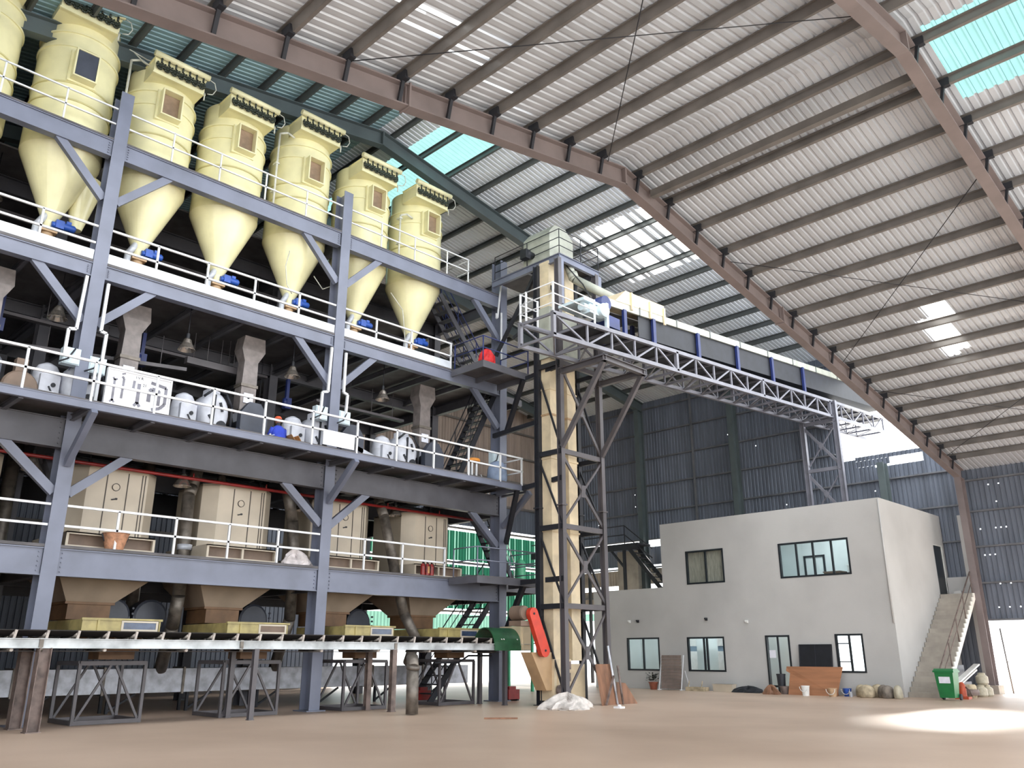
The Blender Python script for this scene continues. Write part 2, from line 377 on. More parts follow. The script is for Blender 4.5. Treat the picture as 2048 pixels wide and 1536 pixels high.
# ================================================================== PLANT FRAME
Y0 = 21.1; CX = (-.95, 6.3, 13.55, 20.8); YM, YB = 25.2, 29.4
fr = thing('plant_frame', 'blue-grey steel frame of the four-storey processing plant', 'steel frame', (6.3, Y0, 0))
for x in CX:
    b = B(); b.ib((x, Y0+.25, 0), (x, Y0+.25, 16.15), .34, .5, .03, .02, up=(0,1,0)); b.box(x-.3, Y0-.1, 0, x+.3, Y0+.6, .03); part('column', b, 'steel', fr)
    for yy in (YM, YB):
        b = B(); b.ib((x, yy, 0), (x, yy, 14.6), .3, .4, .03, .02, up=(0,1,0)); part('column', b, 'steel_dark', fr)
for z0, z1, nm in ((3.2, 3.82, 'l1'), (6.15, 6.86, 'l2'), (10.62, 11.0, 'l3'), (14.11, 14.6, 'l4')):
    for xa, xb in zip(CX, CX[1:]):
        b = B(); b.ib((xa+.17, Y0+.14, (z0+z1)/2), (xb-.17, Y0+.14, (z0+z1)/2), .24, z1-z0, .025, .16)
        for xx in (xa+.25, xb-.25):
            for k in range(5): b.tube((xx, Y0+.06, z0+.1+k*(z1-z0-.2)/4), (xx, Y0+.03, z0+.1+k*(z1-z0-.2)/4), .018, 6)
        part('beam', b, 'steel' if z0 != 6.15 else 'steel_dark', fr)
    for yy in (YM, YB):
        b = B(); b.ib((CX[0], yy, (z0+z1)/2), (CX[-1], yy, (z0+z1)/2), .2, z1-z0, .025, .02); part('beam', b, 'steel_dark', fr)
    for x in CX:
        b = B(); b.ib((x, Y0+.5, (z0+z1)/2), (x, YB, (z0+z1)/2), .2, z1-z0, .025, .02); part('beam', b, 'steel_dark', fr)
def brace(p, q, w=.2, h=.16, m='steel', up=(0,1,0)):
    b = B(); b.bar(p, q, h, w); part('brace', b, m, fr)
for i, x in enumerate(CX):
    for zc, zb_ in ((12.75, 14.11), (9.3, 10.62), (5.0, 6.15)):
        r_ = 1.45
        if i < 3: brace((x+.16, Y0+.14, zc+.1), (x+r_, Y0+.14, zb_+.06), .21, .15)
        if i > 0: brace((x-.16, Y0+.14, zc+.1), (x-r_, Y0+.14, zb_+.06), .21, .15)
    brace((x, Y0-.02, 5.78), (x, 19.78, 6.84), .2, .14)
    brace((x, Y0+.5, 5.2), (x, Y0+1.6, 6.2), .18, .16, 'steel_dark')
b = B(); b.ib((-2.5, 19.86, 6.94), (20.5, 19.86, 6.94), .12, .18, .02, .1); b.ib((20.5, 19.86, 6.94), (20.5, 21.1, 6.94), .12, .18, .02, .1); part('fascia_beam', b, 'steel', fr)
for k in range(16):
    x = -1+k*1.45; b = B(); b.ib((x, 19.9, 6.9), (x, YB, 6.9), .1, .16, .02, .02); part('joist', b, 'steel_dark', fr)
    if x < 20:
        for z in (10.85,):
            b = B(); b.ib((x, Y0+.3, z), (x, YB, z), .1, .2, .02, .02); part('joist', b, 'steel_dark', fr)
# decks
def deck(boxes, label):
    b = B()
    for q in boxes: b.box(*q)
    return solo('deck_plate', b, 'deck', label, 'platform floor')
deck([(-2.5, 21.12, 3.83, 20.95, 30, 3.9)], 'grey floor plate of the lowest platform, under the cream cabinets')
deck([(-2.5, 19.82, 7.03, 20.55, 30, 7.07)], 'grey floor plate of the second platform, where the white machines stand')
deck([(-2.5, 21.12, 11.01, 20.95, 34, 11.08)], 'grey floor plate of the third platform, under the silo cones')  # carried on past the frame, unseen, to keep the floor below dark
deck([(-2.5, 21.12, 14.61, 20.95, 21.42, 14.66), (-2.5, 23.48, 14.61, 20.95, 34, 14.66)], 'grey floor plate of the top platform around the silos')  # rear plate extended past the frame, unseen, to block roof light
# railings
def railing(name, y, z, x0, x1, posts, label, skip=(), kick=False, m='rail_white', group='white guard railings of the plant', top=.94, mid=.47, r=.026, extra=()):
    t = thing(name, label, 'railing', ((x0+x1)/2, y, z), group)
    segs = []; a = x0
    for s0, s1 in skip: segs.append((a, s0)); a = s1
    segs.append((a, x1))
    for nm, h in (('top_rail', top), ('mid_rail', mid)):
        b = B()
        for p, q in segs: b.bar((p, y, z+h), (q, y, z+h), 2*r, 2*r)
        for e in extra: b.path([(p[0], p[1], p[2]+h) for p in e], r, 6)
        part(nm, b, m, t)
    for px in posts:
        b = B(); q = px if isinstance(px, tuple) else (px, y); b.bar((q[0], q[1], z-.02), (q[0], q[1], z+top), 2*r, 2*r); part('post', b, m, t)
    if kick:
        b = B()
        for p, q in segs: b.bar((p, y-.01, z+.13), (q, y-.01, z+.13), .012, .27)
        part('kick_plate', b, 'kick_white', t)
    return t
cs = [(c-.18, c+.18) for c in CX[1:3]]
railing('guard_railing', Y0+.05, 3.87, -2.4, 18.2, [.4, 1.9, 3.3, 4.8, 7.68, 9.12, 10.57, 12.04, 14.96, 16.41, 18.15], 'white railing of the lowest platform, in front of the cream cabinets', cs)
railing('guard_railing', 19.84, 7.05, -2.4, 20.5, [.4, 1.9, 3.3, 4.76, 6.2, 7.66, 9.12, 10.59, 12.06, 13.57, 15.01, 16.48, 17.96, 19.41, 20.45], 'white railing of the second platform, in front of the white machines', (), extra=[((20.5, 19.84, 7.05), (20.5, 21.05, 7.05))])
railing('guard_railing', Y0+.05, 11.08, -2.4, 18.25, [.4, 1.9, 3.3, 4.82, 7.71, 9.13, 10.59, 12.07, 14.97, 16.43, 18.21], 'white railing of the third platform with white kick plates, below the silo cones', cs, True)
railing('guard_railing', Y0+.05, 14.64, -2.4, 19.0, [.4, 1.9, 3.4, 4.85, 7.7, 9.12, 10.6, 12.03, 14.98, 16.43, 17.93, 18.97], 'thin grey-white railing of the top platform, in front of the silos', cs, m='rail_white', r=.02, extra=[((19.0, 21.15, 14.64), (19.0, 22.3, 14.64))])
# ================================================================== SILOS
SX = (2.85, 5.29, 7.63, 9.98, 12.43, 14.93, 17.4); SY = 22.45
SG = 'cream filter silos in a row'
def arc(cx, cy, z, r, a0, a1, n=24): return [(cx+r*math.cos(a0+(a1-a0)*i/n), cy+r*math.sin(a0+(a1-a0)*i/n), z) for i in range(n+1)]
def silo(x, label, dz=0., closed=False, hs=0.):
    t = thing('filter_silo', label, 'silo', (x, SY, 11.08), SG)
    b = B(); b.lathe([(1.0, 14.25), (1.0, 16.5+dz)], (x, SY, 0), 48); b.lathe([(1.0, 16.5+dz), (1.035, 16.5+dz), (1.035, 16.56+dz), (.985, 16.56+dz), (.985, 16.95+dz), (1.03, 16.95+dz), (1.03, 17.0+dz), (.93, 17.0+dz), (.93, 17.78+dz), (.93, 17.8+dz)], (x, SY, 0), 48)
    part('drum', b, 'cream', t)
    for z in ((15.55,) if dz == 0 else (15.5, 16.0)):
        b = B(); b.lathe([(.995, z-.03), (1.03, z-.02), (1.03, z+.02), (.995, z+.03)], (x, SY, 0), 48); part('seam_band', b, 'cream_seam', t)
    b = B(); b.lathe([(1.0, 14.25), (1.0, 14.2), (.17, 12.32), (.17, 12.05)], (x, SY, 0), 40); part('cone', b, 'cream', t)
    # header box with pulse valves, turned a little to the right
    hx, hy, ang = x+hs, SY-.95, 0.; ca, sa = math.cos(ang), math.sin(ang)
    def w(u, v, z): return (hx+u*ca-v*sa, hy+u*sa+v*ca, z+dz)
    b = B(); b.prism([w(-.75, -.3, 17.28), w(.75, -.3, 17.28), w(.75, .5, 17.28), w(-.75, .5, 17.28)], (0, 0, .46))
    b.prism([w(-.78, -.34, 17.24), w(.78, -.34, 17.24), w(.78, -.28, 17.24), w(-.78, -.28, 17.24)], (0, 0, .05)); b.prism([w(-.78, -.32, 17.74), w(.78, -.32, 17.74), w(.78, .5, 17.74), w(-.78, .5, 17.74)], (0, 0, .03))
    hb = part('header_box', b, 'cream', t)
    b = B(); b.tube(w(-.82, -.4, 17.83), w(.82, -.4, 17.83), .09, 12); part('air_header', b, 'cream', t)
    for k in range(7):
        u = -.62+k*.207; b = B(); b.tube(w(u, -.29, 17.52), w(u, -.39, 17.52), .06, 10); b.path([w(u+.09*math.cos(q), -.37, 17.52+.13*math.sin(q)) for q in [PI*.75+j*PI*1.5/7 for j in range(8)]], .03, 6); b.tube(w(u+.02, -.4, 17.6), w(u+.02, -.4, 17.78), .03, 6); part('pulse_valve', b, 'valve', t)
    b = B(); b.path([w(.8, -.4, 17.8), w(.98, -.42, 17.74), w(1.05, -.4, 17.55), w(.98, -.36, 17.38), w(.84, -.3, 17.36)], .014, 6); b.tube(w(.74, -.36, 17.3), w(.74, -.36, 17.05), .02, 6); part('air_hose', b, 'cable', t)
    # square inlet hood on the front right
    a = math.radians(-91); ux, uy = -math.sin(a), math.cos(a); nx, ny = math.cos(a), math.sin(a)
    def h(u, d, z): return (x-.08+nx*d+ux*u, SY+ny*d+uy*u, z)
    z0, z1 = 16.06, 16.92; b = B()
    for u0, u1, za_, zb_ in ((-.3, -.26, z0, z1), (.26, .3, z0, z1), (-.26, .26, z0, z0+.04), (-.26, .26, z1-.04, z1)):
        b.prism([h(u0, .9, za_), h(u1, .9, za_), h(u1, 1.28, za_), h(u0, 1.28, za_)], (0, 0, zb_-za_))
    b.prism([h(-.36, .93, z0-.05), h(.36, .93, z0-.05), h(.36, 1.02, z0-.05), h(-.36, 1.02, z0-.05)], (0, 0, z1-z0+.1))
    hd = part('inlet_hood', b, 'cream', t)
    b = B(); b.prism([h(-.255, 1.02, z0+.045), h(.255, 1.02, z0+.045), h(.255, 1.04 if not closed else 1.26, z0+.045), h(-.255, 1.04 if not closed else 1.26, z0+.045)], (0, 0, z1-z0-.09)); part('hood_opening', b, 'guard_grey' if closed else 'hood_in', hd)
    # rotary outlet valve, side duct and blue gear motor
    b = B(); b.box(x-.2, SY-.2, 11.98, x+.2, SY+.2, 12.06); b.lathe([(.16, 11.75), (.16, 11.98)], (x, SY, 0), 16); b.prism([(x-.22, SY-.22, 11.42), (x+.22, SY-.22, 11.42), (x+.22, SY+.22, 11.42), (x-.22, SY+.22, 11.42)], (0, 0, .33)); part('rotary_valve', b, 'outlet_tan', t)
    b = B(); b.path([(x-.12, SY-.1, 12.45), (x-.3, SY-.12, 12.1), (x-.32, SY-.12, 11.6)], .09, 10); b.box(x-.42, SY-.22, 11.08, x-.2, SY+.02, 11.6); part('bypass_pipe', b, 'galv', t)
    b = B(); b.lathe([(.08, 0), (.1, .02), (.1, .3), (.07, .34)], (x+.26, SY-.22, 12.22), 12, axis=0); b.box(x+.1, SY-.32, 12.1, x+.3, SY-.1, 12.33); b.box(x+.36, SY-.26, 12.31, x+.48, SY-.16, 12.39); b.tube((x+.02, SY-.2, 12.2), (x+.2, SY-.2, 12.2), .08, 10); part('gear_motor', b, 'blue', t)
    b = B(); b.box(x-.45, SY-.3, 11.08, x+.9, SY+.5, 11.42); part('hopper_box', b, 'galv', t)
    return t
sl = ['cream silo cut by the left edge of the view', 'tall cream silo with a dark closed hood, left of the first column', 'cream silo just right of the left tall column, with an open hood', 'cream silo with open hood, third from the left tall column counting leftwards edge silos out', 'cream silo with white riser pipe on its left, next left of the right tall column', 'cream silo half hidden behind the right tall column', 'rightmost cream silo, beside the end railing of the top platform']
sl[3] = 'cream silo in the middle of the bay between the two tall columns'
for i, x in enumerate(SX): silo(x, sl[i], (.6, .62, 0, 0, .46, 0, 0)[i], i == 1, (0, -.22, 0, -.03, -.05, -.12, -.22)[i])
# leaning chute on the tall silo
b = B(); b.lathe([(.45, 13.9), (.45, 13.6), (.14, 12.4)], (6.0, SY+.15, 0), 24); solo('side_cone', b, 'cream', 'smaller cream cone tucked beside the tall left silo cone', 'hopper cone')
# pipes between the silos
for x, z0, z1, lab in ((6.42, 14.66, 17.7, 'thin white riser pipe on the right side of the tall left silo'), (11.2, 14.66, 17.6, 'white riser pipe between the middle silos'), (16.18, 14.66, 16.6, 'white riser pipe between the two rightmost silos')):
    b = B(); b.path([(x, 21.75, z0), (x, 21.75, z1), (x+.25, 21.7, z1+.12), (x+.5, 21.7, z1+.05)], .035, 8)
    for z in (z0+.8, z0+1.8): b.box(x-.06, 21.7, z, x+.06, 21.9, z+.05)
    solo('riser_pipe', b, 'cable', lab, 'pipe', 'riser pipes between the silos')
for pts, lab in (([(6.45, 21.7, 17.95), (6.7, 21.6, 17.72), (7.0, 21.6, 17.7), (7.3, 21.6, 17.9)], 'slack white hose from the tall silo to the next silo header'), ([(6.3, 21.7, 17.98), (6.8, 21.65, 17.88), (7.3, 21.6, 17.93)], 'thin cord running to the silo right of the left column'), ([(13.0, 22, 13.2), (13.3, 21.9, 12.8), (13.6, 21.9, 13.0), (14.0, 22, 13.1)], 'looped white cable beside the cone left of the right column'), ([(16.1, 22, 13.6), (16.5, 21.8, 13.0), (16.62, 21.8, 12.2), (16.7, 21.8, 11.5)], 'white cable hanging along the rightmost cone'), ([(11.9, 21.7, 13.6), (11.75, 21.6, 13.0), (11.85, 21.6, 12.4), (12.1, 21.7, 12.2)], 'white cable drooping along the cone with the pipes')):
    b = B(); b.path(pts, .016, 6); solo('loose_cable', b, 'cable', lab, 'cable')
# cable trunking and junction boxes on the columns
def trunk(pts, r, lab):
    b = B()
    for p, q in zip(pts, pts[1:]): b.bar(p, q, r, r, up=(0,1,0) if abs(p[2]-q[2]) > .1 else (0,0,1))
    solo('cable_trunking', b, 'rail_white', lab, 'cable duct', 'white cable ducts on the plant columns')
yt = Y0-.05
trunk([(6.03, yt, 10.55), (5.99, yt, 9.1), (5.82, yt, 9.07), (5.82, yt, 8.35)], .07, 'white cable duct on the left side of the left tall column')
trunk([(6.56, yt, 10.5), (6.56, yt, 9.2), (6.7, yt, 9.17), (6.68, yt, 7.4)], .07, 'white cable duct on the right side of the left tall column')
trunk([(13.27, yt, 10.55), (13.24, yt, 9.1), (13.05, yt, 9.05), (13.03, yt, 8.2)], .07, 'white cable duct on the left side of the right tall column')
trunk([(13.8, yt, 10.5), (13.8, yt, 9.2), (13.95, yt, 9.15), (13.92, yt, 8.4)], .07, 'white cable duct on the right side of the right tall column')
trunk([(20.6, yt, 15.1), (20.42, yt, 13.65), (20.36, yt, 13.6), (20.36, yt, 13.8)], .05, 'white cable duct at the top of the end column by the elevator')
trunk([(20.62, yt, 13.9), (20.62, yt, 12.0)], .05, 'lower white cable duct on the end column by the elevator')
for (x, z, lab) in ((6.0, 8.2, 'pale blue junction box left of the left tall column'), (6.62, 8.1, 'pale blue junction box right of the left tall column'), (13.1, 8.2, 'pale blue junction box left of the right tall column'), (13.92, 8.2, 'pale blue junction box right of the right tall column'), (20.45, 8.0, 'pale grey junction box on the end column by the steep stair')):
    t = thing('junction_box', lab, 'junction box', (x, Y0-.1, z), 'junction boxes on the columns')
    b = B(); b.box(x-.2, Y0-.02, z, x+.2, Y0+.2, z+.42); part('box_body', b, 'junction', t)
    b = B(); b.box(x-.18, Y0-.05, z+.02, x+.18, Y0-.015, z+.4); part('door', b, 'junction', t)
    b = B(); b.path([(x+.05, Y0-.06, z+.4), (x-.1, Y0-.12, z+.1), (x-.3, Y0-.08, z-.02)], .02, 6); part('cable_tail', b, 'dark', t)
# ================================================================== EQUIPMENT INSIDE THE PLANT
CBX = [(3.55, 5.0), (7.21, 8.72), (10.73, 12.19), (14.3, 15.76), (17.8, 19.22)]
CL = ['cream cabinet cut by the left edge of the view', 'cream cabinet right of the left column, behind the basket', 'cream cabinet in the middle of the bay, left of the crumpled white sack', 'cream cabinet partly hidden by the right tall column', 'cream cabinet behind the red extinguishers, at the right end']
for i, (x0, x1) in enumerate(CBX):
    t = thing('cooler_cabinet', CL[i], 'machine cabinet', ((x0+x1)/2, 23.2, 3.9), 'cream cabinets on the lowest platform')
    c = .34; y0, y1 = 22.3, 24.2; xa, xb = x0-c, x1+c
    pl = [(x0, y0), (x1, y0), (xb, y0+c), (xb, y1), (xa, y1), (xa, y0+c)]
    b = B(); b.prism([(p[0], p[1], 4.3) for p in pl], (0, 0, 1.77)); part('cabinet_body', b, 'cab', t)
    b = B(); b.prism([(x0+.02, y0-.02, 6.04), (x1-.02, y0-.02, 6.04), (xb, y0+c, 6.04), (xb, y1, 6.04), (xa, y1, 6.04), (xa, y0+c, 6.04)], (0, 0, .05)); b.box((x0+x1)/2-.3, 22.9, 6.07, (x0+x1)/2+.3, 23.5, 6.15); part('top_rim', b, 'cab', t)
    w = x1-x0
    for f in (.31, .66):
        b = B(); b.box(x0+w*f-.012, y0-.012, 4.32, x0+w*f+.012, y0+.01, 6.0); part('door_seam', b, 'seam', t)
    for f in (.9, .95):
        b = B(); b.box(x0+w*f-.01, y0-.015, 4.32, x0+w*f+.01, y0+.01, 6.0); part('edge_rib', b, 'seam', t)
    b = B(); b.lathe([(.1, 0), (.1, -.03), (.086, -.03), (.086, 0)], (x0+w*.47, y0, 5.6), 24, axis=1); pw = part('porthole', b, 'seam', t)
    b = B(); b.tube((x0+w*.47, y0-.02, 5.6), (x0+w*.47, y0-.005, 5.6), .084, 24); part('porthole_glass', b, 'cab', pw)
    b = B(); b.bar((x0+w*.42, y0-.03, 5.27), (x0+w*.5, y0-.03, 5.3), .03, .03); b.box(x0+w*.48, y0-.05, 5.28, x0+w*.51, y0, 5.32); part('handle', b, 'dark', t)
    # open trough frame at the foot
    ta, tb, ty = x0-.5, x1+.12, 21.62; b = B(); zt = 4.3
    b.box(ta, ty, 3.92, tb, ty+.06, 3.985); b.box(ta, ty, zt-.06, tb, ty+.06, zt)
    for xx in (ta, (ta+tb)/2-.03, tb-.06): b.box(xx, ty, 3.985, xx+.06, ty+.06, zt-.06)
    b.box(ta, ty, zt-.03, tb, 24.2, zt); b.box(ta, ty+.06, 3.92, ta+.04, 24.2, zt-.03); b.box(tb-.04, ty+.06, 3.92, tb, 24.2, zt-.03)
    tr = part('base_frame', b, 'cab', t)
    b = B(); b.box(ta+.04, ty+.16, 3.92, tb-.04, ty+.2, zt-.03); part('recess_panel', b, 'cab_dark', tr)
    # hopper below the platform and its feeder
    xm = (x0+x1)/2
    hp = thing('discharge_hopper', 'tapering %s hopper hanging under the %s' % ('cream' , ['leftmost edge cabinet', 'cabinet right of the left column', 'middle cabinet', 'cabinet behind the right column', 'rightmost cabinet'][i]), 'hopper', (xm, 23, 2.3), 'cream hoppers under the lowest platform')
    def fr4(z, a0, a1, q0, q1): return [(a0, q0, z), (a1, q0, z), (a1, q1, z), (a0, q1, z)]
    b = B(); b.ring([fr4(3.8, x0-.55, x1+.45, 21.9, 24.4), fr4(3.3, x0-.4, x1+.3, 22.0, 24.3), fr4(2.7, x0-.05, x1-.45, 22.3, 23.5)], sm=False); part('hopper_body', b, 'hopper', hp)
    b = B(); b.box(x0-.08, 22.27, 2.66, x1-.42, 23.53, 2.72); b.box(x0, 22.32, 2.3, x1-.5, 23.48, 2.66); part('outlet_box', b, 'brown', hp)
    f0, f1 = x0+.1, x1+.15; fd = thing('vibrating_feeder', 'yellow trough feeder under the %s, above the long belt' % ['edge hopper', 'hopper right of the left column', 'middle hopper', 'hopper behind the right column', 'rightmost hopper'][i], 'feeder', (f0, 20.5, 1.98), 'yellow feeders above the belt')
    b = B(); b.box(f0-.25, 20.72, 1.95, f1, 23.3, 2.0); b.box(f0-.25, 20.72, 2.0, f0+.62, 20.76, 2.26); b.box(f0-.27, 20.7, 2.24, f1+.02, 20.78, 2.29); b.box(f0-.25, 20.76, 2.0, f0-.21, 23.3, 2.26); b.box(f1-.04, 20.76, 2.0, f1, 23.3, 2.26); b.box(f0+.08, 20.69, 1.95, f0+.13, 20.76, 2.27)
    part('trough', b, 'yellow', fd)
    b = B(); b.box(f0+.62, 20.7, 2.0, f1-.08, 20.74, 2.05); b.box(f0+.62, 20.7, 2.2, f1-.08, 20.74, 2.25); b.box(f0+.62, 20.7, 2.05, f0+.67, 20.74, 2.2); b.box(f1-.13, 20.7, 2.05, f1-.08, 20.74, 2.2); wd = part('window_frame', b, 'cab', fd)
    b = B(); b.box(f0+.67, 20.715, 2.05, f1-.13, 20.735, 2.2); part('window_pane', b, 'glass_box' if i != 2 else 'cab_dark', wd)
    b = B(); b.ring([fr4(1.95, f0+.1, f1-.2, 20.8, 21.9), fr4(1.55, f0+.25, f1-.4, 20.9, 21.7)], sm=False); b.box(f0+.3, 20.95, 1.38, f1-.45, 21.6, 1.55); part('lower_chute', b, 'brown', fd)
# welded stands under the feeders
for i, (x0, x1) in enumerate(((3.4, 4.95), (7.15, 8.62), (10.6, 12.15), (14.2, 15.66), (17.7, 19.12))):
    t = thing('feeder_stand', 'dark braced steel stand under the %s' % ['edge feeder', 'feeder right of the left column', 'middle feeder', 'feeder by the right column', 'rightmost feeder'][i], 'stand', ((x0+x1)/2, 21.3, 0), 'steel stands under the feeders')
    for x in (x0, x1):
        for y in (20.72, 22.1):
            b = B(); b.bar((x, y, 0), (x, y, 1.3), .07, .07, up=(0,1,0)); part('leg', b, 'tower_steel', t)
    for zz, nm in ((1.3, 'top_frame'), (.05, 'base_frame')):
        b = B()
        for y in (20.72, 22.1): b.bar((x0, y, zz), (x1, y, zz), .08, .09)
        for x in (x0, x1): b.bar((x, 20.72, zz), (x, 22.1, zz), .08, .09)
        part(nm, b, 'tower_steel', t)
    xm = (x0+x1)/2
    for s in (-1, 1):
        for y in (20.72, 22.1):
            b = B(); b.bar((xm+.06*s, y, 1.25), (x0+.06 if s < 0 else x1-.06, y, .1), .05, .05, up=(0,1,0)); part('diagonal', b, 'tower_steel', t)
# long galvanised duct
t = thing('suction_duct', 'long shiny galvanised box duct running low behind the feeder stands', 'duct', (13, 24.2, 0))
for k in range(8):
    x = 4.6+k*2.15; b = B(); b.box(x, 23.9, .5, x+2.13, 24.55, 1.12); part('duct_section', b, 'galv', t)
    b = B(); b.box(x-.04, 23.86, .46, x+.02, 24.59, 1.16); part('flange', b, 'galv_dark', t)
    b = B(); b.bar((x+.2, 24, 0), (x+.2, 24, .5), .07, .07, up=(0,1,0)); b.bar((x+.2, 24, .05), (x+.9, 24, .48), .05, .05); part('duct_foot', b, 'dark', t)
    b = B(); b.bar((x+.2, 24.45, 0), (x+.2, 24.45, .5), .07, .07, up=(0,1,0)); part('duct_foot', b, 'dark', t)
# white machine hulks behind, coloured dark grey to stand in for shade
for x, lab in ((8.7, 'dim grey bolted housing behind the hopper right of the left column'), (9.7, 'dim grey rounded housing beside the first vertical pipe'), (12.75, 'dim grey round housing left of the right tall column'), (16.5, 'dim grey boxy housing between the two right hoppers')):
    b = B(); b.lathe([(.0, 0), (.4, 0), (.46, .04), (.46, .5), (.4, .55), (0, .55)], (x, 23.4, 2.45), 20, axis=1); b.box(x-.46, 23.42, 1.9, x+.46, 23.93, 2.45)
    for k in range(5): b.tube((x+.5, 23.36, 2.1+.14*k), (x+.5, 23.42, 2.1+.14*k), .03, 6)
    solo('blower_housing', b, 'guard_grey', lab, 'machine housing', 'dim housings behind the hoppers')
# ---- second platform: pellet mills
def mill(x, lab, glab, noduct=False):
    t = thing('pellet_mill', lab, 'machine', (x, 22.3, 7.07), 'white machines on the second platform')
    b = B(); b.ring([[(x-1.28+.42*rr2*math.cos(q), yy, 7.85+.62*rr2*math.sin(q)) for q in [2*PI*i/28 for i in range(28)]] for yy, rr2 in ((21.42, .55), (21.45, .8), (21.55, .97), (21.75, 1.0), (22.2, 1.0), (22.3, .8))]); b.box(x-1.75, 21.6, 7.07, x-.85, 22.35, 7.45); b.box(x-1.42, 21.7, 8.35, x-1.1, 22.1, 8.6); part('mill_housing', b, 'machine_white', t)
    b = B(); b.lathe([(.3, 7.07), (.34, 7.15), (.34, 7.9), (.31, 8.12), (.22, 8.3), (.08, 8.38)], (x-1.98, 22.0, 0), 24); b.box(x-2.2, 21.62, 7.3, x-1.75, 21.75, 8.0); part('side_tank', b, 'machine_white', t)
    b = B(); b.lathe([(0, -.04), (.14, -.04), (.14, .04)], (x-1.12, 21.42, 7.5), 18, axis=1); b.bar((x-1.36, 21.41, 8.35), (x-1.38, 21.41, 7.3), .05, .06, up=(0,1,0)); b.bar((x-1.5, 21.43, 7.75), (x-1.4, 21.43, 7.6), .05, .1, up=(0,1,0)); b.bar((x-1.2, 21.42, 8.15), (x-1.12, 21.42, 7.9), .06, .08, up=(0,1,0)); part('door_fitting', b, 'dark', t)
    b = B(); b.lathe([(0, -.03), (.055, -.03), (.055, .02)], (x-1.9, 21.62, 7.75), 12, axis=1); b.bar((x-2.0, 21.61, 7.7), (x-1.88, 21.61, 7.5), .03, .05, up=(0,1,0)); part('latch', b, 'dark', t)
    b = B(); b.path([(x-1.6, 21.6, 8.3), (x-1.35, 21.5, 8.55), (x-1.0, 21.5, 8.45), (x-.8, 21.5, 8.1), (x-.75, 21.6, 7.5)], .035, 8); part('hydraulic_hose', b, 'dark', t)
    b = B(); o = [(.45*math.cos(PI/8+k*PI/4), .62*math.sin(PI/8+k*PI/4)) for k in range(8)]; b.prism([(x-.1+p[0], 21.5, 7.82+p[1]) for p in o], (0, .22, 0)); part('belt_guard', b, 'guard_grey', t)
    b = B(); b.box(x-.45, 21.8, 7.07, x+.5, 23.1, 7.35); b.lathe([(.34, 0), (.36, .05), (.36, .9), (.3, 1.0)], (x+.05, 21.95, 7.75), 20, axis=1); part('motor', b, 'dark', t)
    b = B(); b.box(x-.55, 21.5, 7.15, x-.42, 21.62, 7.5); b.lathe([(0, 0), (.1, 0), (.1, .3), (0, .3)], (x-.6, 21.5, 7.45), 12, axis=1); part('oil_pump', b, 'blue', t)
    if noduct: return t
    d = thing('feed_duct', glab, 'duct', (x, 22.4, 8.2), 'upright feed ducts above the white machines')
    b = B(); b.box(x-.24, 22.2, 8.3, x+.24, 22.6, 9.1); b.ring([fr4(9.1, x-.24, x+.24, 22.2, 22.6), fr4(9.85, x-.22, x+.22, 22.2, 22.6), fr4(10.2, x-.36, x+.4, 22.15, 22.65), fr4(10.62, x-.3, x+.36, 22.15, 22.65)], sm=False); part('duct_body', b, 'duct_grey', d)
    b = B(); b.ring([fr4(8.3, x-.26, x+.26, 22.18, 22.62), fr4(7.75, x-.16, x-.02, 22.25, 22.5)], sm=False); part('chute_foot', b, 'machine_white', d)
    for zz in (8.25, 9.05): b = B(); b.box(x-.27, 22.17, zz, x+.27, 22.63, zz+.09); part('flange', b, 'galv_dark', d)
    b = B(); b.box(x-.15, 22.17, 8.55, x+.15, 22.195, 8.85); pp = part('notice_sheet', b, 'paper', d)
    b = B(); b.box(x-.03, 22.16, 8.68, x+.03, 22.172, 8.74); part('printed_mark', b, 'dark', pp)
    return t
mill(4.35, 'dim machine at the left edge of the second platform', 'feed duct at the left edge above the second platform')
mill(7.75, 'machine behind the white tool board', 'feed duct right of the left tall column, above the tool board')
mill(11.25, 'white machine with dark octagonal guard, left of the seated person', 'feed duct with notice sheet above the machine left of the seated person')
mill(14.65, 'machine beside the right tall column, next to the blank white sign', '', True)
mill(18.0, 'white machine with dark guard near the steep stair', 'feed duct with notice sheet near the steep stair')
# tool board with painted tool outlines
t = thing('tool_board', 'white tool board with painted grey wrench and saw outlines, on the second platform', 'tool board', (7.45, 20.05, 7.07))
b = B(); b.box(6.56, 20.02, 7.1, 8.06, 20.06, 7.98); part('board_panel', b, 'board_white', t)
b = B(); b.box(6.53, 19.99, 7.96, 8.09, 20.09, 8.0); b.box(6.53, 19.99, 7.08, 6.57, 20.09, 7.96); b.box(8.05, 19.99, 7.08, 8.09, 20.09, 7.96); part('board_frame', b, 'rail_white', t)
for x in (6.6, 8.02):
    b = B(); b.bar((x, 20.04, 7.07), (x, 20.35, 7.09), .04, .04); b.bar((x, 20.3, 7.09), (x, 20.06, 7.7), .03, .03); part('board_leg', b, 'rail_white', t)
def mark(pts, w):
    b = B(); w *= 1.5
    for p, q in zip(pts, pts[1:]): b.bar((p[0], 20.016, p[1]), (q[0], 20.016, q[1]), .008, w)
    part('tool_outline', b, 'tool_grey', t)
mark([(6.72, 7.2), (6.72, 7.75)], .035); mark([(6.68, 7.78), (6.72, 7.72), (6.78, 7.76)], .03); mark([(6.67, 7.17), (6.72, 7.24), (6.77, 7.17)], .03)
mark([(6.92, 7.3), (6.93, 7.8), (6.88, 7.84)], .035); mark([(7.17, 7.62), (7.18, 7.8)], .04); mark([(7.14, 7.6), (7.21, 7.6)], .03)
mark([(7.3, 7.25), (7.3, 7.75)], .055); mark([(7.23, 7.18), (7.3, 7.28), (7.37, 7.18)], .045)
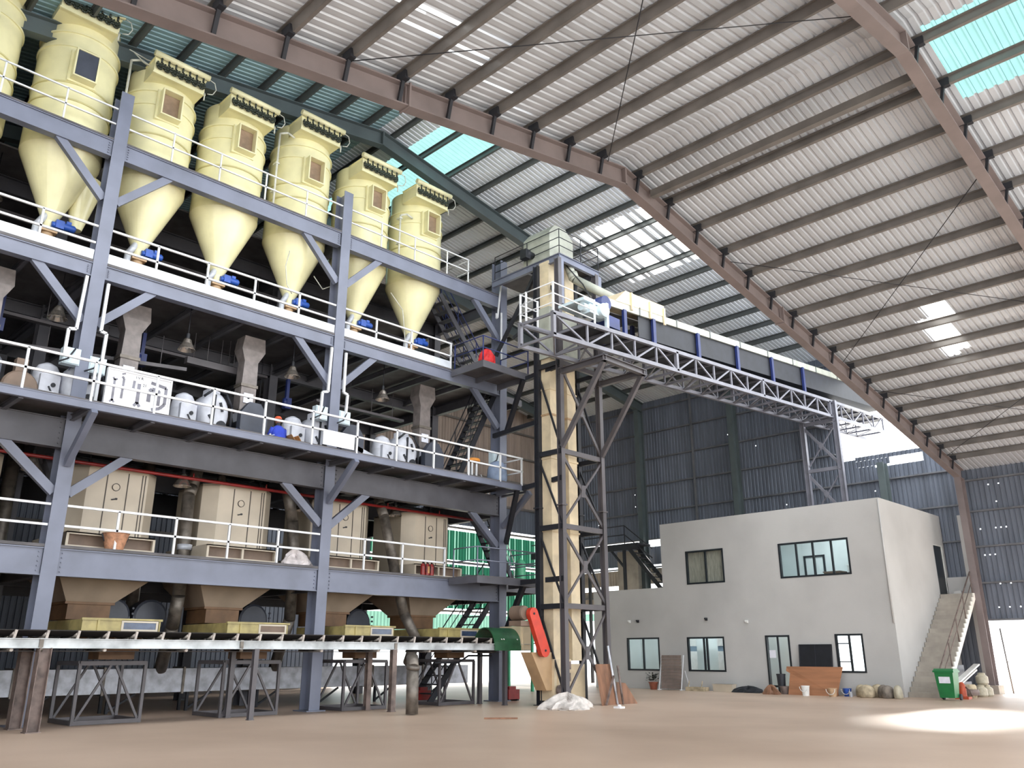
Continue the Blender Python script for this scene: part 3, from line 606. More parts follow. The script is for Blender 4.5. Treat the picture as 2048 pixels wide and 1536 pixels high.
mark([(7.56, 7.35), (7.56, 7.62), (7.62, 7.68), (7.76, 7.68), (7.8, 7.62), (7.8, 7.3)], .06); mark([(7.62, 7.6), (7.75, 7.58)], .04); mark([(7.58, 7.84), (7.96, 7.78), (7.96, 7.36), (7.86, 7.24), (7.66, 7.17)], .05); mark([(6.87, 7.9), (6.95, 7.93)], .025)
def letters(txt, x, z, size, y=20.012):
    cu = bpy.data.curves.new('t', 'FONT'); cu.body = txt; cu.size = size; cu.extrude = .002; ob = bpy.data.objects.new('lettering', cu); C.objects.link(ob)
    dg = bpy.context.evaluated_depsgraph_get(); me = bpy.data.meshes.new_from_object(ob.evaluated_get(dg)); bpy.data.objects.remove(ob); bpy.data.curves.remove(cu)
    o = bpy.data.objects.new('lettering', me); C.objects.link(o); me.materials.clear(); me.materials.append(M_['guard_grey'])
    o.parent = t; L = V(t['org']); o.location = V((x, y, z))-L; o.rotation_euler = (PI/2, 0, 0); o['org'] = list(L)
letters('I V R', 7.2, 7.86, .09); letters('21', 7.38, 7.7, .1)
b = B(); b.box(12.4, 19.78, 7.1, 13.45, 19.81, 7.5); b.box(12.4, 19.8, 7.46, 13.45, 19.83, 7.5); solo('blank_sign', b, 'board_white', 'blank white sign panel hung on the railing below the right tall column', 'sign')
# gear-motor drum at left, small things on the second platform
t = thing('fan_blower', 'dim grey round blower with side motor behind the railing at far left', 'blower', (5.1, 21.6, 7.07))
b = B(); b.lathe([(0, 0), (.36, 0), (.4, .05), (.4, .3), (.3, .36), (0, .36)], (5.1, 21.4, 7.5), 24, axis=1); b.box(4.95, 21.45, 7.8, 5.2, 21.7, 8.2); part('volute', b, 'cab_dark', t)
b = B(); b.lathe([(.16, 0), (.18, .03), (.18, .45), (.12, .5)], (4.45, 21.55, 7.3), 16, axis=0); b.box(4.5, 21.4, 7.07, 4.95, 21.7, 7.15); part('motor', b, 'cab_dark', t)
b = B(); b.lathe([(.17, 7.07), (.16, 7.13), (.1, 7.19), (.02, 7.21)], (5.45, 20.3, 0), 20, sharp=False); solo('hard_hat', b, 'board_white', 'white domed cap lying on the second platform at far left', 'hard hat')
t = thing('machine_casing', 'brownish yellow upright casing at the left edge of the second platform', 'machine casing', (4.3, 22.6, 7.07)); b = B(); b.box(4.2, 22.6, 7.07, 4.5, 22.9, 8.9); part('pillar_body', b, 'yellow', t); b = B(); b.box(4.15, 22.55, 7.6, 4.55, 22.95, 7.68); part('collar', b, 'cab', t)
for q, lab in (((12.02, 20.55, 7.07, 12.4, 20.9, 7.24), 'flat open cardboard box by the seated person'), ((12.44, 20.5, 7.07, 12.74, 20.8, 7.22), 'small cardboard box behind the railing post left of the blank sign')):
    t = thing('cardboard_box', lab, 'box', ((q[0]+q[3])/2, (q[1]+q[4])/2, q[2])); b = B(); b.box(*q); part('carton', b, 'cardboard', t)
    if q[0] < 12.3:
        for sx, tx in ((12.02, 11.84), (12.2, 12.06)):
            b = B(); b.bar((sx, 20.72, 7.22), (tx, 20.72, 7.42), .34, .01); part('flap', b, 'cardboard', t)
for x, m, lab in ((10.95, 'blue', 'blue oil can on the second platform beside the octagonal guard'), (11.15, 'machine_white', 'small pale jar next to the seated person')):
    b = B(); b.lathe([(.08, 7.07), (.09, 7.1), (.09, 7.22), (.03, 7.27), (.03, 7.3)], (x, 20.5, 0), 16); solo('small_can', b, m, lab, 'can')
b = B(); b.bar((10.0, 20.6, 7.12), (10.7, 20.5, 7.12), .25, .08); b.bar((10.1, 20.4, 7.1), (10.7, 20.7, 7.16), .08, .05); solo('scrap_pile', b, 'board_brown', 'rusty brown scrap lying before the machine left of the person', 'scrap')
# white roof-like guard of machine three
b = B(); b.prism([(14.2, 21.5, 7.9), (16.1, 21.5, 7.35), (16.1, 21.5, 7.2), (14.2, 21.5, 7.75)], (0, .5, 0)); b.bar((15.0, 21.3, 7.12), (16.0, 21.3, 7.12), .1, .06); solo('slide_chute', b, 'galv', 'slanting grey chute right of the blank white sign', 'chute')
# seated person seen from behind
t = thing('person', 'person in a blue shirt with a pale stripe and orange cap, sitting behind the railing', 'person', (11.56, 20.75, 7.07))
def skin_obj(name, verts, edges, radii, m, par, lv=2):
    me = bpy.data.meshes.new(name); L = V(par['org']); me.from_pydata([tuple(V(p)-L) for p in verts], edges, []); me.update()
    o = bpy.data.objects.new(name, me); C.objects.link(o); sk = o.modifiers.new('s', 'SKIN'); sk.use_smooth_shade = True
    for i, r in enumerate(radii):
        me.skin_vertices[0].data[i].radius = (r if isinstance(r, tuple) else (r, r)); me.skin_vertices[0].data[i].use_root = (i == 0)
    sb = o.modifiers.new('d', 'SUBSURF'); sb.levels = lv; sb.render_levels = lv; dg = bpy.context.evaluated_depsgraph_get(); m2 = bpy.data.meshes.new_from_object(o.evaluated_get(dg)); bpy.data.objects.remove(o)
    o = bpy.data.objects.new(name, m2); C.objects.link(o); m2.materials.clear(); m2.materials.append(M_[m])
    for p in m2.polygons: p.use_smooth = True
    o.parent = par; o['org'] = list(L); return o
px, py, pz = 11.56, 20.75, 7.07
sv = [(px, py, pz+.16), (px, py+.02, pz+.3), (px, py+.04, pz+.46), (px, py+.06, pz+.56), (px, py+.08, pz+.63), (px, py+.1, pz+.7),
      (px-.17, py+.05, pz+.5), (px-.24, py+.12, pz+.28), (px-.15, py+.32, pz+.22), (px+.17, py+.05, pz+.5), (px+.24, py+.12, pz+.28), (px+.15, py+.32, pz+.22),
      (px-.12, py+.1, pz+.13), (px-.2, py+.5, pz+.3), (px-.16, py+.62, pz+.06), (px+.12, py+.1, pz+.13), (px+.2, py+.5, pz+.3), (px+.16, py+.62, pz+.06), (px-.16, py+.76, pz+.05), (px+.16, py+.76, pz+.05)]
se = [(0,1),(1,2),(2,3),(3,4),(4,5),(2,6),(6,7),(7,8),(2,9),(9,10),(10,11),(0,12),(12,13),(13,14),(0,15),(15,16),(16,17),(14,18),(17,19)]
body = skin_obj('body', sv, se, [(.17,.12),(.16,.11),(.17,.11),(.08,.07),(.055,.055),(.06,.06),.065,.05,.035,.065,.05,.035,.09,.065,.045,.09,.065,.045,.04,.04], 'trousers', t)
b = B(); b.ring([[(px+rx*math.cos(2*PI*i/20), py+yo+ry*math.sin(2*PI*i/20), pz+z) for i in range(20)] for z, rx, ry, yo in ((.1, .2, .15, 0), (.28, .2, .14, .02), (.42, .215, .13, .04), (.5, .2, .12, .05), (.56, .12, .09, .06), (.59, .07, .06, .07))], cap=False); part('shirt', b, 'shirt', t)
b = B(); b.ring([[(px+rx*math.cos(2*PI*i/20), py+.03+ry*math.sin(2*PI*i/20), pz+z) for i in range(20)] for z, rx, ry in ((.25, .206, .147), (.27, .207, .148), (.29, .206, .147))], cap=False); part('stripe', b, 'stripe', t)
for s in (-1, 1):
    b = B(); b.tube((px+.17*s, py+.05, pz+.5), (px+.24*s, py+.12, pz+.28), .075, 12, .065); part('sleeve', b, 'shirt', t)
b = B(); hc = (px, py+.12, pz+.75)
b.ring([[(hc[0]+r*.86*math.cos(2*PI*i/20), hc[1]+r*math.sin(2*PI*i/20), hc[2]+z) for i in range(20)] for z, r in ((-.11, .03), (-.09, .06), (-.04, .085), (.02, .095), (.06, .088), (.1, .06), (.115, .02))]); hd = part('head', b, 'skin', t)
b = B(); b.ring([[(hc[0]+r*.9*math.cos(2*PI*i/20), hc[1]-.004+r*1.03*math.sin(2*PI*i/20), hc[2]+z) for i in range(20)] for z, r in ((-.05, .07), (-.02, .093), (.04, .098), (.06, .09))], cap=False); part('hair', b, 'hair', hd)
b = B(); b.ring([[(hc[0]+r*.95*math.cos(2*PI*i/24), hc[1]+r*1.05*math.sin(2*PI*i/24), hc[2]+z) for i in range(24)] for z, r in ((.035, .115), (.05, .11), (.09, .095), (.125, .06), (.135, .015))]); part('cap', b, 'orange', hd)
b = B(); b.prism([(hc[0]-.02, hc[1]+.095, hc[2]-.03), (hc[0]+.02, hc[1]+.095, hc[2]-.03), (hc[0], hc[1]+.09, hc[2]+.02)], (0, .02, 0)); part('nose', b, 'skin', hd)
for s in (-1, 1):
    b = B(); b.tube((hc[0]+.08*s, hc[1], hc[2]-.01), (hc[0]+.096*s, hc[1]-.01, hc[2]-.01), .025, 8); part('ear', b, 'skin', hd)
    b = B(); b.tube((px+.15*s, py+.32, pz+.22), (px+.14*s, py+.4, pz+.2), .035, 8, .028)
    for k in range(4): b.path([(px+.14*s+(k-1.5)*.017, py+.39, pz+.2), (px+.14*s+(k-1.5)*.018, py+.43+.01*(k in (1, 2)), pz+.185), (px+.14*s+(k-1.5)*.017, py+.45+.012*(k in (1, 2)), pz+.16)], .008, 6)
    b.path([(px+.115*s, py+.34, pz+.21), (px+.09*s, py+.38, pz+.19)], .009, 6); part('hand', b, 'skin', t)
# things at the right end of the second platform
t = thing('coil_drum', 'white upright cylinder frame with an orange rim at the right end of the second platform', 'drum stand', (18.95, 20.7, 7.07))
b = B(); b.lathe([(.2, 7.76), (.24, 7.78), (.24, 7.86), (.2, 7.88)], (18.95, 20.7, 0), 24); part('rim', b, 'orange_ring', t)
for k in range(5):
    b = B(); a = 2*PI*k/5; b.tube((18.95+.14*math.cos(a), 20.7+.14*math.sin(a), 7.07), (18.95+.14*math.cos(a), 20.7+.14*math.sin(a), 7.78), .035, 8); part('column_tube', b, 'rail_white', t)
b = B(); b.ring([[(20.0+r*math.cos(2*PI*i/20)*(1+.06*math.sin(3*i)), 20.6+r*math.sin(2*PI*i/20), 7.07+z) for i in range(20)] for z, r in ((0, .3), (.25, .36), (.6, .33), (.8, .24), (.86, .1))]); solo('bulk_sack', b, 'bulk_blue', 'grey-blue bulging sack at the right end of the second platform', 'sack')
# ---- lowest platform bits
t = thing('basket', 'tan woven basket on the lowest platform, before the cabinet right of the left column', 'basket', (7.75, 21.4, 3.9))
b = B(); b.lathe([(.2, 3.9), (.24, 4.05), (.3, 4.28), (.32, 4.3), (.29, 4.29), (.22, 4.0)], (7.75, 21.36, 0), 24); part('basket_body', b, 'basket', t)
b = B(); b.bar((7.42, 21.36, 4.28), (7.5, 21.36, 4.1), .03, .03); b.bar((8.06, 21.36, 4.26), (8.02, 21.36, 4.12), .03, .03); part('handle', b, 'dark', t)
def crumple(c, rx, ry, hz, seed, n=26, k=9):
    q = random.Random(seed); rs = []; ph = [q.uniform(0, 6) for _ in range(6)]
    for j in range(k):
        f = j/(k-1); row = []
        for i in range(n):
            a = 2*PI*i/n; w = 1+.14*math.sin(3*a+ph[0]+2*f)+.09*math.sin(7*a+ph[1])+.07*q.uniform(-1, 1)
            r = math.cos(f*PI/2)**.7*w; z = hz*(math.sin(f*PI/2)*(1+.25*math.sin(2*a+ph[2])+.15*math.sin(5*a+ph[3])))*(.4+.6*f)
            row.append((c[0]+rx*r*math.cos(a), c[1]+ry*r*math.sin(a), c[2]+max(0, z)))
        rs.append(row)
    b = B(); b.ring(rs, sm=False); return b
solo('crumpled_sack', crumple((12.85, 21.5, 3.9), .48, .22, .36, 4), 'white_soft', 'crumpled white sack on the lowest platform, left of the right tall column', 'sack')
for k, (x, lab) in enumerate(((17.42, 'red fire extinguisher, left of three on the lowest platform'), (17.6, 'red fire extinguisher with a pale tag, middle of three on the lowest platform'), (17.78, 'red fire extinguisher, right of three on the lowest platform'))):
    t = thing('fire_extinguisher', lab, 'fire extinguisher', (x, 21.35, 3.9), 'extinguishers on the lowest platform')
    b = B(); b.lathe([(.075, 3.9), (.08, 3.93), (.08, 4.2), (.05, 4.27), (.025, 4.29)], (x, 21.35, 0), 16); part('cylinder', b, 'red', t)
    b = B(); b.box(x-.02, 21.33, 4.29, x+.02, 21.37, 4.34); b.box(x-.02, 21.28, 4.33, x+.07, 21.36, 4.35); part('valve', b, 'dark', t)
    b = B(); b.path([(x+.03, 21.33, 4.31), (x+.09, 21.3, 4.2), (x+.085, 21.29, 4.0)], .012, 6); part('hose', b, 'rubber', t)
    if k == 1: b = B(); b.box(x-.04, 21.262, 3.98, x+.03, 21.272, 4.2); part('tag', b, 'cardboard', t)
# pipes
b = B(); b.path([(-2, 22.0, 6.05), (20.2, 22.0, 6.05)], .045, 10)
for k in range(9): b.tube((1+k*2.2, 22, 6.05), (1+k*2.2, 22, 6.2), .02, 6)
solo('sprinkler_pipe', b, 'red', 'long red sprinkler pipe running above the cream cabinets', 'pipe')
def pipe(pts, r, lab, m='galv_dark', cl=(), grp='aspiration pipes between the cabinets'):
    t = thing('aspiration_pipe', lab, 'pipe', pts[-1], grp); b = B(); b.path(pts, r, 18); part('tube', b, m, t)
    for p, q in cl: b = B(); b.tube(p, q, r*1.15, 18); part('clamp', b, 'galv', t)
pipe([(10.5, 23.2, 6.9), (10.1, 22.7, 5.95), (10.0, 22.6, 5.7), (10.05, 22.6, 3.0), (10.15, 23.0, 2.2), (10.4, 24.0, 1.1)], .17, 'galvanised pipe bending down left of the middle cabinet', cl=[((10.05, 22.6, 4.2), (10.05, 22.6, 4.35))])
pipe([(13.0, 22.6, 6.4), (13.25, 22.5, 5.3), (13.4, 22.5, 4.0), (13.7, 23, 2.5), (13.9, 24.0, 1.1)], .17, 'brownish pipe slanting behind the right tall column')
pipe([(16.6, 23.0, 6.8), (16.25, 22.2, 6.1), (16.2, 21.9, 5.7), (16.7, 21.8, 3.8), (17.0, 21.7, 2.7), (17.2, 21.3, 1.95), (16.6, 20.9, 1.25)], .16, 'brownish pipe slanting down left of the rightmost cabinet to the belt')
pipe([(6.0, 24.5, 6.9), (6.05, 24.5, 2.0)], .17, 'dim upright pipe behind the left tall column')
pipe([(9.55, 24.5, 6.9), (9.6, 24.5, 2.0)], .17, 'dim upright pipe in the shade right of the basket cabinet')

b = B(); b.path([(14.75, 18.4, 1.42), (14.62, 18.2, 1.15), (14.6, 18.15, .02)], .16, 18); b.tube((14.62, 18.2, 1.12), (14.62, 18.18, 1.22), .18, 18); solo('flexible_sleeve', b, 'galv_dark', 'thick brown-grey sleeve pipe standing on the floor before the long belt', 'sleeve pipe')
# high-bay lamps
LMP = [(9.12, 21.9, 9.6, 10.85, 'lamp under the third platform left of the middle feed duct'), (5.78, 22.0, 9.6, 10.85, 'lamp under the third platform left of the left tall column'), (12.47, 21.9, 9.6, 10.85, 'lamp under the third platform left of the right tall column'), (15.9, 21.9, 9.6, 10.85, 'lamp under the third platform right of the right tall column'), (8.2, 23.9, 13.2, 14.6, 'lamp between the cones right of the left tall column'), (10.5, 23.9, 13.2, 14.6, 'lamp between the two middle silo cones'), (4.2, 23.9, 13.2, 14.6, 'lamp left of the tall left silo cone'), (5.9, 22.3, 5.75, 6.9, 'lamp above the lowest platform beside the left tall column'), (7.4, 22.9, 5.85, 6.9, 'lamp just above the basket cabinet'), (9.6, 22.2, 5.85, 6.9, 'lamp above the lowest platform left of the middle cabinet'), (11.2, 23.2, 6.2, 6.9, 'lamp just above the middle cabinet'), (13.6, 22.6, 5.7, 6.9, 'lamp above the lowest platform left of the right tall column'), (17.0, 22.4, 5.9, 6.9, 'lamp above the lowest platform left of the rightmost cabinet'), (4.7, 23.5, 8.6, 10.85, 'lamp at the left edge below the third platform'), (8.6, 23.6, 8.4, 10.85, 'lamp seen low beside the white tool board'), (12.3, 23.5, 8.4, 10.85, 'lamp seen low beside the octagonal guard')]
for x, y, z, zt, lab in LMP:
    t = thing('high_bay_lamp', 'aluminium bell '+lab, 'lamp', (x, y, z), 'bell lamps in the plant')
    b = B(); b.lathe([(.06, z+.34), (.1, z+.3), (.14, z+.18), (.24, z), (.235, z-.01), (.13, z+.17), (.09, z+.29)], (x, y, 0), 20); part('lamp_shade', b, 'lampalu', t)
    b = B(); b.tube((x, y, z+.32), (x, y, zt), .012, 6); b.lathe([(.05, z+.32), (.05, z+.48), (.02, z+.5)], (x, y, 0), 12); part('stem', b, 'dark', t)
    b = B(); b.lathe([(.02, z+.02), (.06, z+.08), (.06, z+.18), (.03, z+.28)], (x, y, 0), 12, sharp=False); part('bulb', b, 'white_plastic', t)
# dim cable trays and ducts in the shade between floors
for (p, q, w, h, lab) in (((2, 23.4, 9.9), (12.4, 23.4, 9.9), .2, .08, 'dim cable tray under the third platform, left part'), ((14, 23.0, 9.4), (17.6, 23.0, 9.4), .2, .08, 'dim cable tray under the third platform, right part'), ((4, 24, 9.2), (9.4, 22.4, 9.2), .1, .1, 'dim pipe crossing under the third platform'), ((2, 25, 13.4), (19, 25, 13.4), .25, .1, 'dim cable tray behind the silo cones'), ((2, 24.2, 12.0), (19, 24.2, 12.0), .1, .1, 'dim pipe behind the silo outlets'), ((9.6, 23, 9.7), (11.3, 23, 9.7), .2, .2, 'dim duct beside the middle feed duct')):
    b = B(); b.bar(p, q, w, h)
    for k in range(4):
        f = (k+.5)/4; e = V(p).lerp(V(q), f); b.tube(tuple(e), (e.x, e.y, e.z+.9), .012, 6)
    solo('cable_tray', b, 'tower_steel', lab, 'cable tray', 'dim trays and pipes in the plant')
for x, z, lab in ((4.75, 9.35, 'blue valve hanging under the third platform at the left edge'), (8.35, 9.3, 'blue actuator beside the feed duct above the tool board'), (13.0, 9.0, 'dark blue actuator left of the right tall column')):
    b = B(); b.box(x-.05, 23, z, x+.05, 23.1, z+.9); b.box(x-.12, 22.9, z-.1, x+.1, 23.1, z+.25); b.tube((x-.1, 22.95, z), (x-.1, 22.95, z+.2), .07, 8); solo('hanging_actuator', b, 'navy', lab, 'actuator')
# ================================================================== STEEL STAIRS AND LANDINGS
def steel_stair(x0, z0, x1, z1, ya, yb, n, m, mr, lab, rails=(1, 1)):
    t = thing('steel_stair', lab, 'stairs', ((x0+x1)/2, (ya+yb)/2, z0), 'steep steel stairs between the platforms')
    for y in (ya, yb):
        b = B(); b.bar((x0, y, z0), (x1, y, z1), .05, .2); part('stringer', b, m, t)
    for k in range(1, n):
        f = k/n; x = x0+(x1-x0)*f; z = z0+(z1-z0)*f; b = B(); b.box(x-.12, ya, z-.02, x+.12, yb, z+.015); part('tread', b, m, t)
    for on, y in zip(rails, (ya, yb)):
        if not on: continue
        b = B(); b.path([(x0, y, z0+.85), (x1, y, z1+.85)], .022, 8); b.path([(x0, y, z0+.45), (x1, y, z1+.45)], .016, 6)
        for f in (.02, .35, .68, .98):
            x = x0+(x1-x0)*f; z = z0+(z1-z0)*f; b.tube((x, y, z), (x, y, z+.85), .02, 6)
        part('handrail', b, mr, t)
    return t
steel_stair(18.85, 7.07, 20.85, 11.0, 21.5, 22.35, 14, 'dark', 'dark', 'steep dark stair with slotted treads from the second to the third platform')
steel_stair(21.8, 11.05, 18.85, 14.62, 22.6, 23.35, 13, 'steel_dark', 'navy', 'stair with blue handrails going up left behind the rightmost silo cone')
steel_stair(18.4, 0.0, 21.6, 3.85, 22.0, 22.9, 14, 'dark', 'dark', 'dark stair from the floor to the lowest platform, behind the end of the belt')
steel_stair(22.8, 3.9, 21.0, 7.05, 22.5, 23.3, 12, 'dark', 'rail_white', 'stair from the lowest to the second platform behind the end column')
def landing(x0, y0, x1, y1, z, lab, th=.24, posts=(), rm='steel', toprail=True):
    t = thing('landing', lab, 'landing platform', ((x0+x1)/2, (y0+y1)/2, z-th), 'side landings at the end of the plant')
    b = B(); b.box(x0, y0, z-.03, x1, y1, z); part('plate', b, 'deck', t)
    b = B(); b.box(x0, y0, z-th, x0+.06, y1, z-.03); b.box(x0+.06, y0, z-th, x1, y0+.06, z-.03); b.box(x1-.06, y0+.06, z-th, x1, y1, z-.03); b.box((x0+x1)/2, y0+.06, z-th+.04, (x0+x1)/2+.08, y1, z-.03); part('edge_beam', b, 'steel_dark', t)
    if posts:
        for p in posts: b = B(); b.tube((p[0], p[1], z), (p[0], p[1], z+.9), .022, 8); part('post', b, rm, t)
        for nm, h in (('top_rail', .9), ('mid_rail', .48)): b = B(); b.path([(p[0], p[1], z+h) for p in posts], .02, 8); part(nm, b, rm, t)
    return t
landing(18.2, 19.45, 20.5, 21.08, 11.0, 'small landing jutting out at the right end of the third platform, holding the red bundle', posts=[(18.24, 20.95), (18.24, 19.5), (20.45, 19.5), (20.45, 20.9)], rm='navy')
landing(18.3, 19.72, 21.1, 21.08, 3.88, 'small landing jutting out at the right end of the lowest platform', posts=[(18.34, 20.9), (18.34, 19.76), (21.05, 19.76), (21.05, 21.0)], rm='steel')
landing(20.98, 21.9, 23.6, 24.2, 3.88, 'back landing of the lowest platform behind the end column', posts=[(21.1, 24.1), (23.5, 24.1), (23.5, 22.0)])
landing(20.98, 21.9, 22.6, 24.2, 11.0, 'back landing of the third platform behind the end column')
b = B(); rr = random.Random(5)
b.ring([[(18.85+r*math.cos(2*PI*i/18)*(1+.12*rr.uniform(-1, 1)), 19.95+.8*r*math.sin(2*PI*i/18)*(1+.1*rr.uniform(-1, 1)), 11.0+z) for i in range(18)] for z, r in ((0, .27), (.2, .33), (.42, .3), (.6, .18), (.68, .05))], sm=False); solo('red_bundle', b, 'redbag', 'bright red bundle on the third platform landing', 'bundle')
# ================================================================== BUCKET ELEVATOR AND ITS TOWER
tw = thing('elevator_tower', 'tall braced steel tower around the cream bucket elevator', 'steel tower', (21, 18, 0))
TA, TB, TY, TYB = 20.0, 22.05, 17.6, 18.62
for x, y, zt in ((TA, TY, 14.8), (TB, TY, 14.8), (TA, TYB, 14.8), (TB, TYB, 14.8)):
    b = B(); b.ib((x, y, 0), (x, y, zt), .17, .2, .018, .014, up=(0,1,0)); b.box(x-.16, y-.16, 0, x+.16, y+.16, .02)
    for z in (6.05,): b.box(x-.13, y-.13, z-.02, x+.13, y+.13, z+.02)
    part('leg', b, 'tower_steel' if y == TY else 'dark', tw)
ZL = (2.92, 5.38, 7.83, 10.9)
for z in ZL:
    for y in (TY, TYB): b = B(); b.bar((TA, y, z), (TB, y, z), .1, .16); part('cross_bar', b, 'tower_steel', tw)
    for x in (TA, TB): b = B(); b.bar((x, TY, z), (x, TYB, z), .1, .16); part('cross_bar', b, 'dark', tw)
zs = (.15,)+ZL+(14.6,)
for a, c in zip(zs, zs[1:]):
    if c-a > 3.5: continue
    for p, q in (((TA, a), (TB, c)), ((TB, a), (TA, c))):
        b = B(); b.bar((p[0], TY-.02, p[1]+.1), (q[0], TY-.02, q[1]-.1), .05, .07 if p[0] == TA else .1); part('diagonal', b, 'tower_steel', tw)
        b = B(); b.bar((p[0], TYB, p[1]+.1), (q[0], TYB, q[1]-.1), .05, .06); part('diagonal', b, 'dark', tw)
    b = B(); xm, zm = (TA+TB)/2, (a+c)/2; b.prism([(xm-.12, TY-.06, zm-.2), (xm+.08, TY-.06, zm-.2), (xm+.12, TY-.06, zm+.2), (xm-.08, TY-.06, zm+.2)], (0, .02, 0)); part('gusset', b, 'tower_steel', tw)
    for x in (TA, TB): b = B(); b.bar((x, TY, a+.1), (x, TYB, c-.1), .05, .06); part('diagonal', b, 'dark', tw)
# brackets that carry the gantry
for x in (TA, TB):
    b = B(); b.ib((x, TY, 10.55), (x, 15.6, 10.55), .16, .2, .02, .02); b.bar((x, TY-.05, 7.95), (x, 15.72, 10.45), .12, .16); part('bracket', b, 'tower_steel', tw)
b = B(); b.ib((TA-.1, 15.66, 10.55), (TB+.1, 15.66, 10.55), .16, .2, .02, .02); part('bracket_beam', b, 'tower_steel', tw)
# ties to the plant
for z, y1 in ((6.94, 19.86), (3.75, 19.75), (10.8, 19.45), (9.0, 21.1)):
    b = B(); b.bar((TA+.02, TY if z != 9.0 else TYB, z), (20.5 if z == 6.94 else TA+.3, y1, z), .1, .16); part('tie_beam', b, 'dark', tw)
for p, q in (((20.85, 21.0, 5.2), (20.3, 19.9, 6.9)), ((20.85, 21.0, 9.2), (20.2, 19.5, 10.75)), ((20.85, 21.0, 2.2), (20.6, 19.9, 3.7))): b = B(); b.bar(p, q, .14, .18); part('tie_brace', b, 'dark', tw)
# top platform
tp = thing('tower_platform', 'platform with thin dark railings on top of the elevator tower', 'platform', (21.2, 19.2, 14.8))
b = B(); b.box(20.1, 17.6, 15.0, 22.3, 20.95, 15.05); part('plate', b, 'deck', tp)
b = B(); b.ib((20.12, 17.6, 14.88), (20.12, 21.0, 14.88), .12, .26, .02, .02); b.ib((20.1, 17.62, 14.88), (22.32, 17.62, 14.88), .12, .26, .02, .02); b.ib((22.28, 17.6, 14.88), (22.28, 20.9, 14.88), .12, .26, .02, .02); b.ib((20.1, 19.2, 14.88), (22.3, 19.2, 14.88), .1, .2, .02, .02); part('edge_beam', b, 'steel', tp)
for xx, zz in ((20.15, 13.1), (22.25, 13.3)): b = B(); b.bar((xx, 17.65, zz), (xx, 17.65, 14.8), .24, .2, up=(0,1,0)); part('stub_column', b, 'steel', tp)
pr = [(20.12, 20.9), (20.12, 19.2), (20.12, 17.62), (21.3, 17.62), (22.3, 17.62), (22.3, 19.2), (22.3, 20.9)]
for h in (.95, .62, .3): b = B(); b.path([(p[0], p[1], 15.05+h) for p in pr], .016, 6); part('rail', b, 'dark', tp)
for p in pr: b = B(); b.tube((p[0], p[1], 15.05), (p[0], p[1], 16.0), .018, 6); part('post', b, 'dark', tp)
b = B(); b.bar((20.2, 20.9, 12.0), (20.2, 18.8, 14.75), .1, .12); b.bar((21.0, 20.8, 12.9), (22.2, 18.8, 14.7), .08, .1); b.bar((20.2, 18.7, 14.75), (20.2, 17.7, 13.3), .08, .1); part('knee_brace', b, 'dark', tp)
# elevator
el = thing('bucket_elevator', 'cream bucket elevator with two square legs rising through the tower', 'elevator', (20.7, 18.3, 0))
for x0, x1 in ((20.08, 20.56), (20.96, 21.4)):
    b = B(); b.box(x0, 18.12, 1.3, x1, 18.52, 13.0); b.box(x0-.02, 18.1, 13.0, x1+.02, 18.54, 14.9); lg = part('leg_casing', b, 'ivory', el)
    for z in (2.9, 5.3, 7.7, 9.2, 10.1, 12.4): b = B(); b.box(x0-.035, 18.085, z-.03, x1+.035, 18.555, z+.03); part('flange', b, 'ivory' if z != 9.2 else 'outlet_tan', lg)
b = B(); b.box(20.0, 18.05, 11.2, 21.5, 18.6, 13.1); b.box(20.3, 18.0, 11.5, 20.9, 18.05, 12.6); part('take_up_housing', b, 'conv_cream', el)
b = B(); b.prism([(20.2, 18.15, 15.1), (21.5, 18.15, 15.1), (21.5, 18.15, 16.15), (21.1, 18.15, 16.5), (20.5, 18.15, 16.5), (20.2, 18.15, 16.15)], (0, 1.3, 0)); b.box(20.15, 18.1, 15.05, 21.55, 19.5, 15.12); part('head_housing', b, 'conv_cream', el)
b = B(); b.path([(20.2, 19.0, 15.42), (19.85, 19.0, 15.42)], .13, 14); b.box(19.75, 18.9, 15.2, 20.0, 19.2, 15.55); part('head_drive', b, 'dark', el)
b = B(); b.box(19.95, 18.0, .15, 20.75, 18.6, 1.35); b.box(20.75, 18.05, .15, 21.45, 18.55, 1.2); b.box(20.1, 17.96, .4, 20.6, 18.0, 1.1); part('boot_housing', b, 'ivory', el)
b = B(); b.prism([(19.05, 18.1, 1.55), (19.95, 18.1, 1.55), (19.95, 18.1, .45), (19.7, 18.1, .45)], (0, .45, 0)); part('inlet_chute', b, 'outlet_tan', el)
b = B(); b.box(20.3, 17.9, .7, 20.6, 18.0, .95); b.box(20.3, 17.9, .3, 20.6, 18.0, .55); b.box(20.3, 17.9, 1.05, 20.62, 18.0, 1.28); b.lathe([(.14, 0), (.16, .03), (.16, .08)], (20.15, 17.9, .45), 14, axis=1); part('inspection_hatch', b, 'rust', el)
b = B(); b.path([(20.9, 17.9, 14.95), (20.95, 17.75, 14.45), (21.0, 17.65, 14.3), (22.0, 16.35, 13.3)], .16, 16); b.tube((20.95, 17.75, 14.55), (20.98, 17.7, 14.35), .19, 16); part('discharge_spout', b, 'conv_cream', el)
b = B(); b.path([(20.7, 17.8, 14.8), (21.0, 17.3, 14.0), (21.1, 17.0, 13.3), (21.5, 16.8, 13.2)], .02, 6); part('cable', b, 'dark', el)
